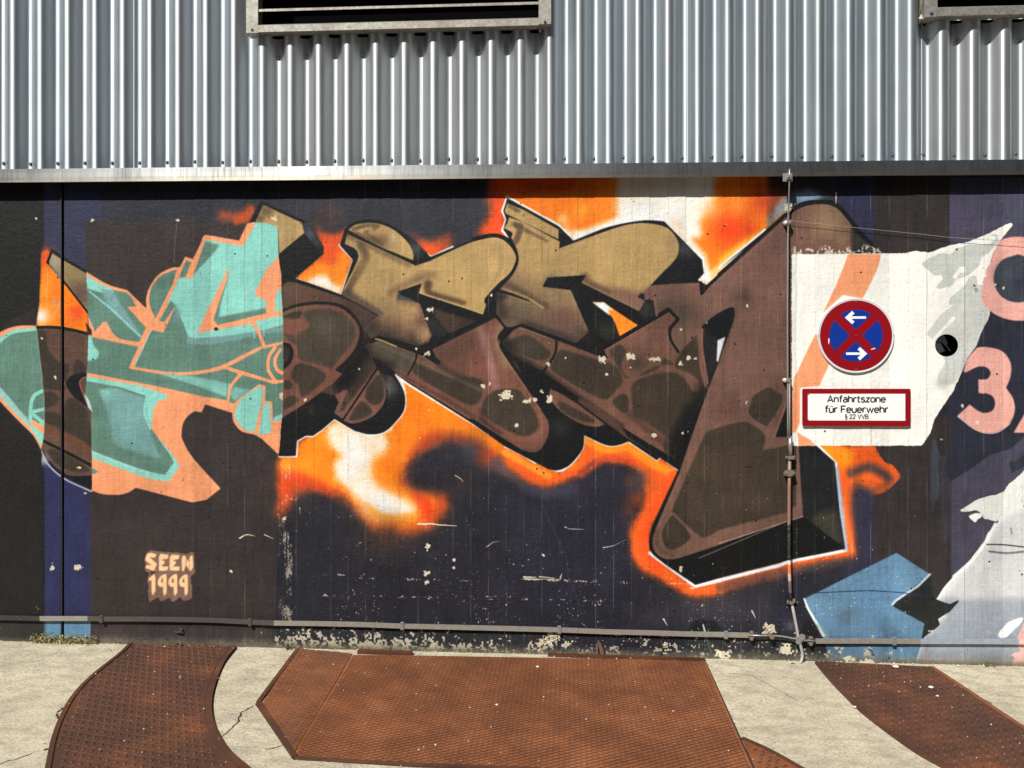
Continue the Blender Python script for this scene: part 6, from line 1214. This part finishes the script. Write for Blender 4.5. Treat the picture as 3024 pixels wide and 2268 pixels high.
bm = BM(); rot = __import__('mathutils').Matrix.Rotation(math.radians(35), 3, 'Y'); box(bm, W(2275, 1876, -.036) - Vector(LW.location), (.036, .012, .02), rot); box(bm, W(2278, 1882, -.036) - Vector(LW.location), (.02, .03, .012)); ob('wall_holder', bm, M_clampb, LW)

# ------------------------------------------------------------------ small ironwork at the wall foot
def hook(name, label, pts, r, m, cat='hook'):
    bm = BM(); P = [W(x, y, Y) for x, y, Y in pts]; tube(bm, P, r, 8); o = ob(name, bm, m, smooth=True, loc=P[0]); tag(o, label, cat)
hook('iron_hook', 'small painted iron hook in the charcoal wall above the left tread plate', [(516, 1866, 0), (524, 1868, -.016), (532, 1866, -.02), (537, 1860, -.016), (534, 1856, -.006)], .004, M_strapb)
hook('iron_stub', 'short bent iron stub at the wall foot by the left tread plate', [(520, 1902, 0), (528, 1897, -.02), (536, 1902, -.03), (524, 1908, -.045)], .004, M_rustiron, 'iron stub')
hook('iron_eye', 'small iron eye in the blue painted part of the wall foot', [(2567, 1918, 0), (2572, 1915, -.015), (2578, 1922, -.02), (2580, 1931, -.014), (2575, 1930, -.004)], .0028, M_clamp)
hook('rusty_bolt', 'rusty bolt stub where the right tread plate meets the wall', [(2586, 1957, 0), (2588, 1962, -.012), (2590, 1972, -.02)], .005, M_rustiron, 'bolt')
AN = thing('rusty_anchor', 'flaking rusty iron anchor sticking out of the wall foot behind the hatch', 'anchor', W(1772, 1918))
for i, P in enumerate(([(1764, 1890), (1769, 1893), (1775, 1905), (1768, 1908)], [(1760, 1905), (1768, 1900), (1766, 1918), (1768, 1936), (1762, 1938)], [(1768, 1912), (1775, 1902), (1782, 1920), (1786, 1938), (1778, 1941), (1773, 1930)])):
    bm = BM(); prism(bm, [W(x, y, -.012 - .006 * i) - Vector(AN.location) for x, y in P], (0, .014, 0)); ob('iron_flake', bm, M_rustiron, AN)
# pebbles
def pebble(px, py, r, label):
    v = GP(px, py); bm = BM(); bmesh.ops.create_icosphere(bm, subdivisions=2, radius=r)
    for q in bm.verts: q.co = q.co * random.uniform(.8, 1.15); q.co.z *= .6; q.co.x *= 1.25
    o = ob('pebble', bm, M_stone, loc=None, smooth=True); o.location = v + Vector((0, 0, .006 + r * .5)); tag(o, label, 'pebble')
pebble(2645, 1975, .014, 'white pebble on the right tread plate, close to the wall'); pebble(2749, 2036, .011, 'white pebble further out on the right tread plate'); pebble(1588, 1974, .008, 'small white pebble on the hatch near the wall')
pebble(2524, 2093, .007, 'tiny pebble at the left edge of the right tread plate'); pebble(1467, 2086, .006, 'tiny pale pebble lying in the middle of the hatch'); pebble(2768, 2060, .006, 'tiny pebble just below the larger one on the right plate')
# weeds
def weed(name, label, px0, px1, n, hmax, spread, m, seed, stems=14):
    r = random.Random(seed); a, b = W(px0, 1900), W(px1, 1900); root = thing(name, label, 'weeds', ((a.x + b.x) / 2, -.03, gz((a.x + b.x) / 2))); Lc = Vector(root.location); bm = BM(); bs = BM()
    for i in range(n):
        x = r.uniform(a.x, b.x); hh = abs(r.gauss(0, .4)) * hmax; y = -.006 - abs(r.gauss(0, 1)) * spread; c = Vector((x, y, gz(x) + .004 + hh)) - Lc
        s = r.uniform(.004, .009); d1 = Vector((r.uniform(-1, 1), r.uniform(-1, .3), r.uniform(-.4, .9))).normalized(); d2 = d1.cross(Vector((r.uniform(-1, 1), r.uniform(-1, 1), r.uniform(-1, 1)))).normalized()
        v = [bm.verts.new(c + p) for p in (-d1 * s, d2 * s * .5, d1 * s, -d2 * s * .5)]; bm.faces.new(v)
    for i in range(stems):
        x = r.uniform(a.x, b.x); p0 = Vector((x, -.01, gz(x))) - Lc; p1 = p0 + Vector((r.uniform(-.03, .03), r.uniform(-.03, 0), r.uniform(.4, 1.1) * hmax)); tube(bs, [p0, p0.lerp(p1, .5) + Vector((r.uniform(-.01, .01), 0, .003)), p1], .0009, 4)
    q = ob('leaves', bm, m, root, kind='stuff', normals=False); ob('stems', bs, M_leaf, root, kind='stuff')
weed('weeds', 'low dry weeds growing at the foot of the blue painted stretch at the left', 104, 290, 900, .055, .016, M_leaf, 3, 30)
weed('weeds', 'small tuft of green weed at the top left corner of the hatch', 846, 866, 70, .03, .02, M_leafg, 4, 5)
weed('weeds', 'sparse weeds in the seam on the right side of the right tread plate', 2915, 2935, 16, .02, .006, M_leafg, 6, 2)
bm = BM()
for k in range(160):
    p = GP(2024 + (1760 + 240 * (k / 160)) / 2.212, 1700 + (700 + 140 * (k / 160) + random.uniform(-8, 10)) / 2.212, .006); s = random.uniform(.003, .007); d = Vector((random.uniform(-1, 1), random.uniform(-1, 1), random.uniform(-.3, .8))).normalized(); e = d.cross(Vector((0, 0, 1))).normalized()
    bm.faces.new([bm.verts.new(p + q) for q in (-d * s, e * s * .5, d * s, -e * s * .5)])
o = ob('moss', bm, M_leafg, kind='stuff', normals=False); o['label'] = 'thin line of moss along the edge of the right plate'; o['category'] = 'moss'
LF = thing('fallen_leaves', 'green leaf and brown leaf lying against the grey wall foot at the right', 'leaf', W(2915, 1962, -.02))
for P, m in (([(2908, 1955), (2912, 1953), (2919, 1958), (2921, 1968), (2914, 1965)], M_leafg), ([(2908, 1968), (2918, 1966), (2924, 1975), (2918, 1986), (2910, 1980)], M_leafg), ([(2928, 1972), (2938, 1967), (2948, 1973), (2940, 1979), (2932, 1978)], M_leafb)):
    bm = BM(); a = [bm.verts.new(W(x, y, -.03 + .008 * (i % 2)) - Vector(LF.location)) for i, (x, y) in enumerate(P)]; bm.faces.new(a); ob('leaf', bm, m, LF, normals=False)
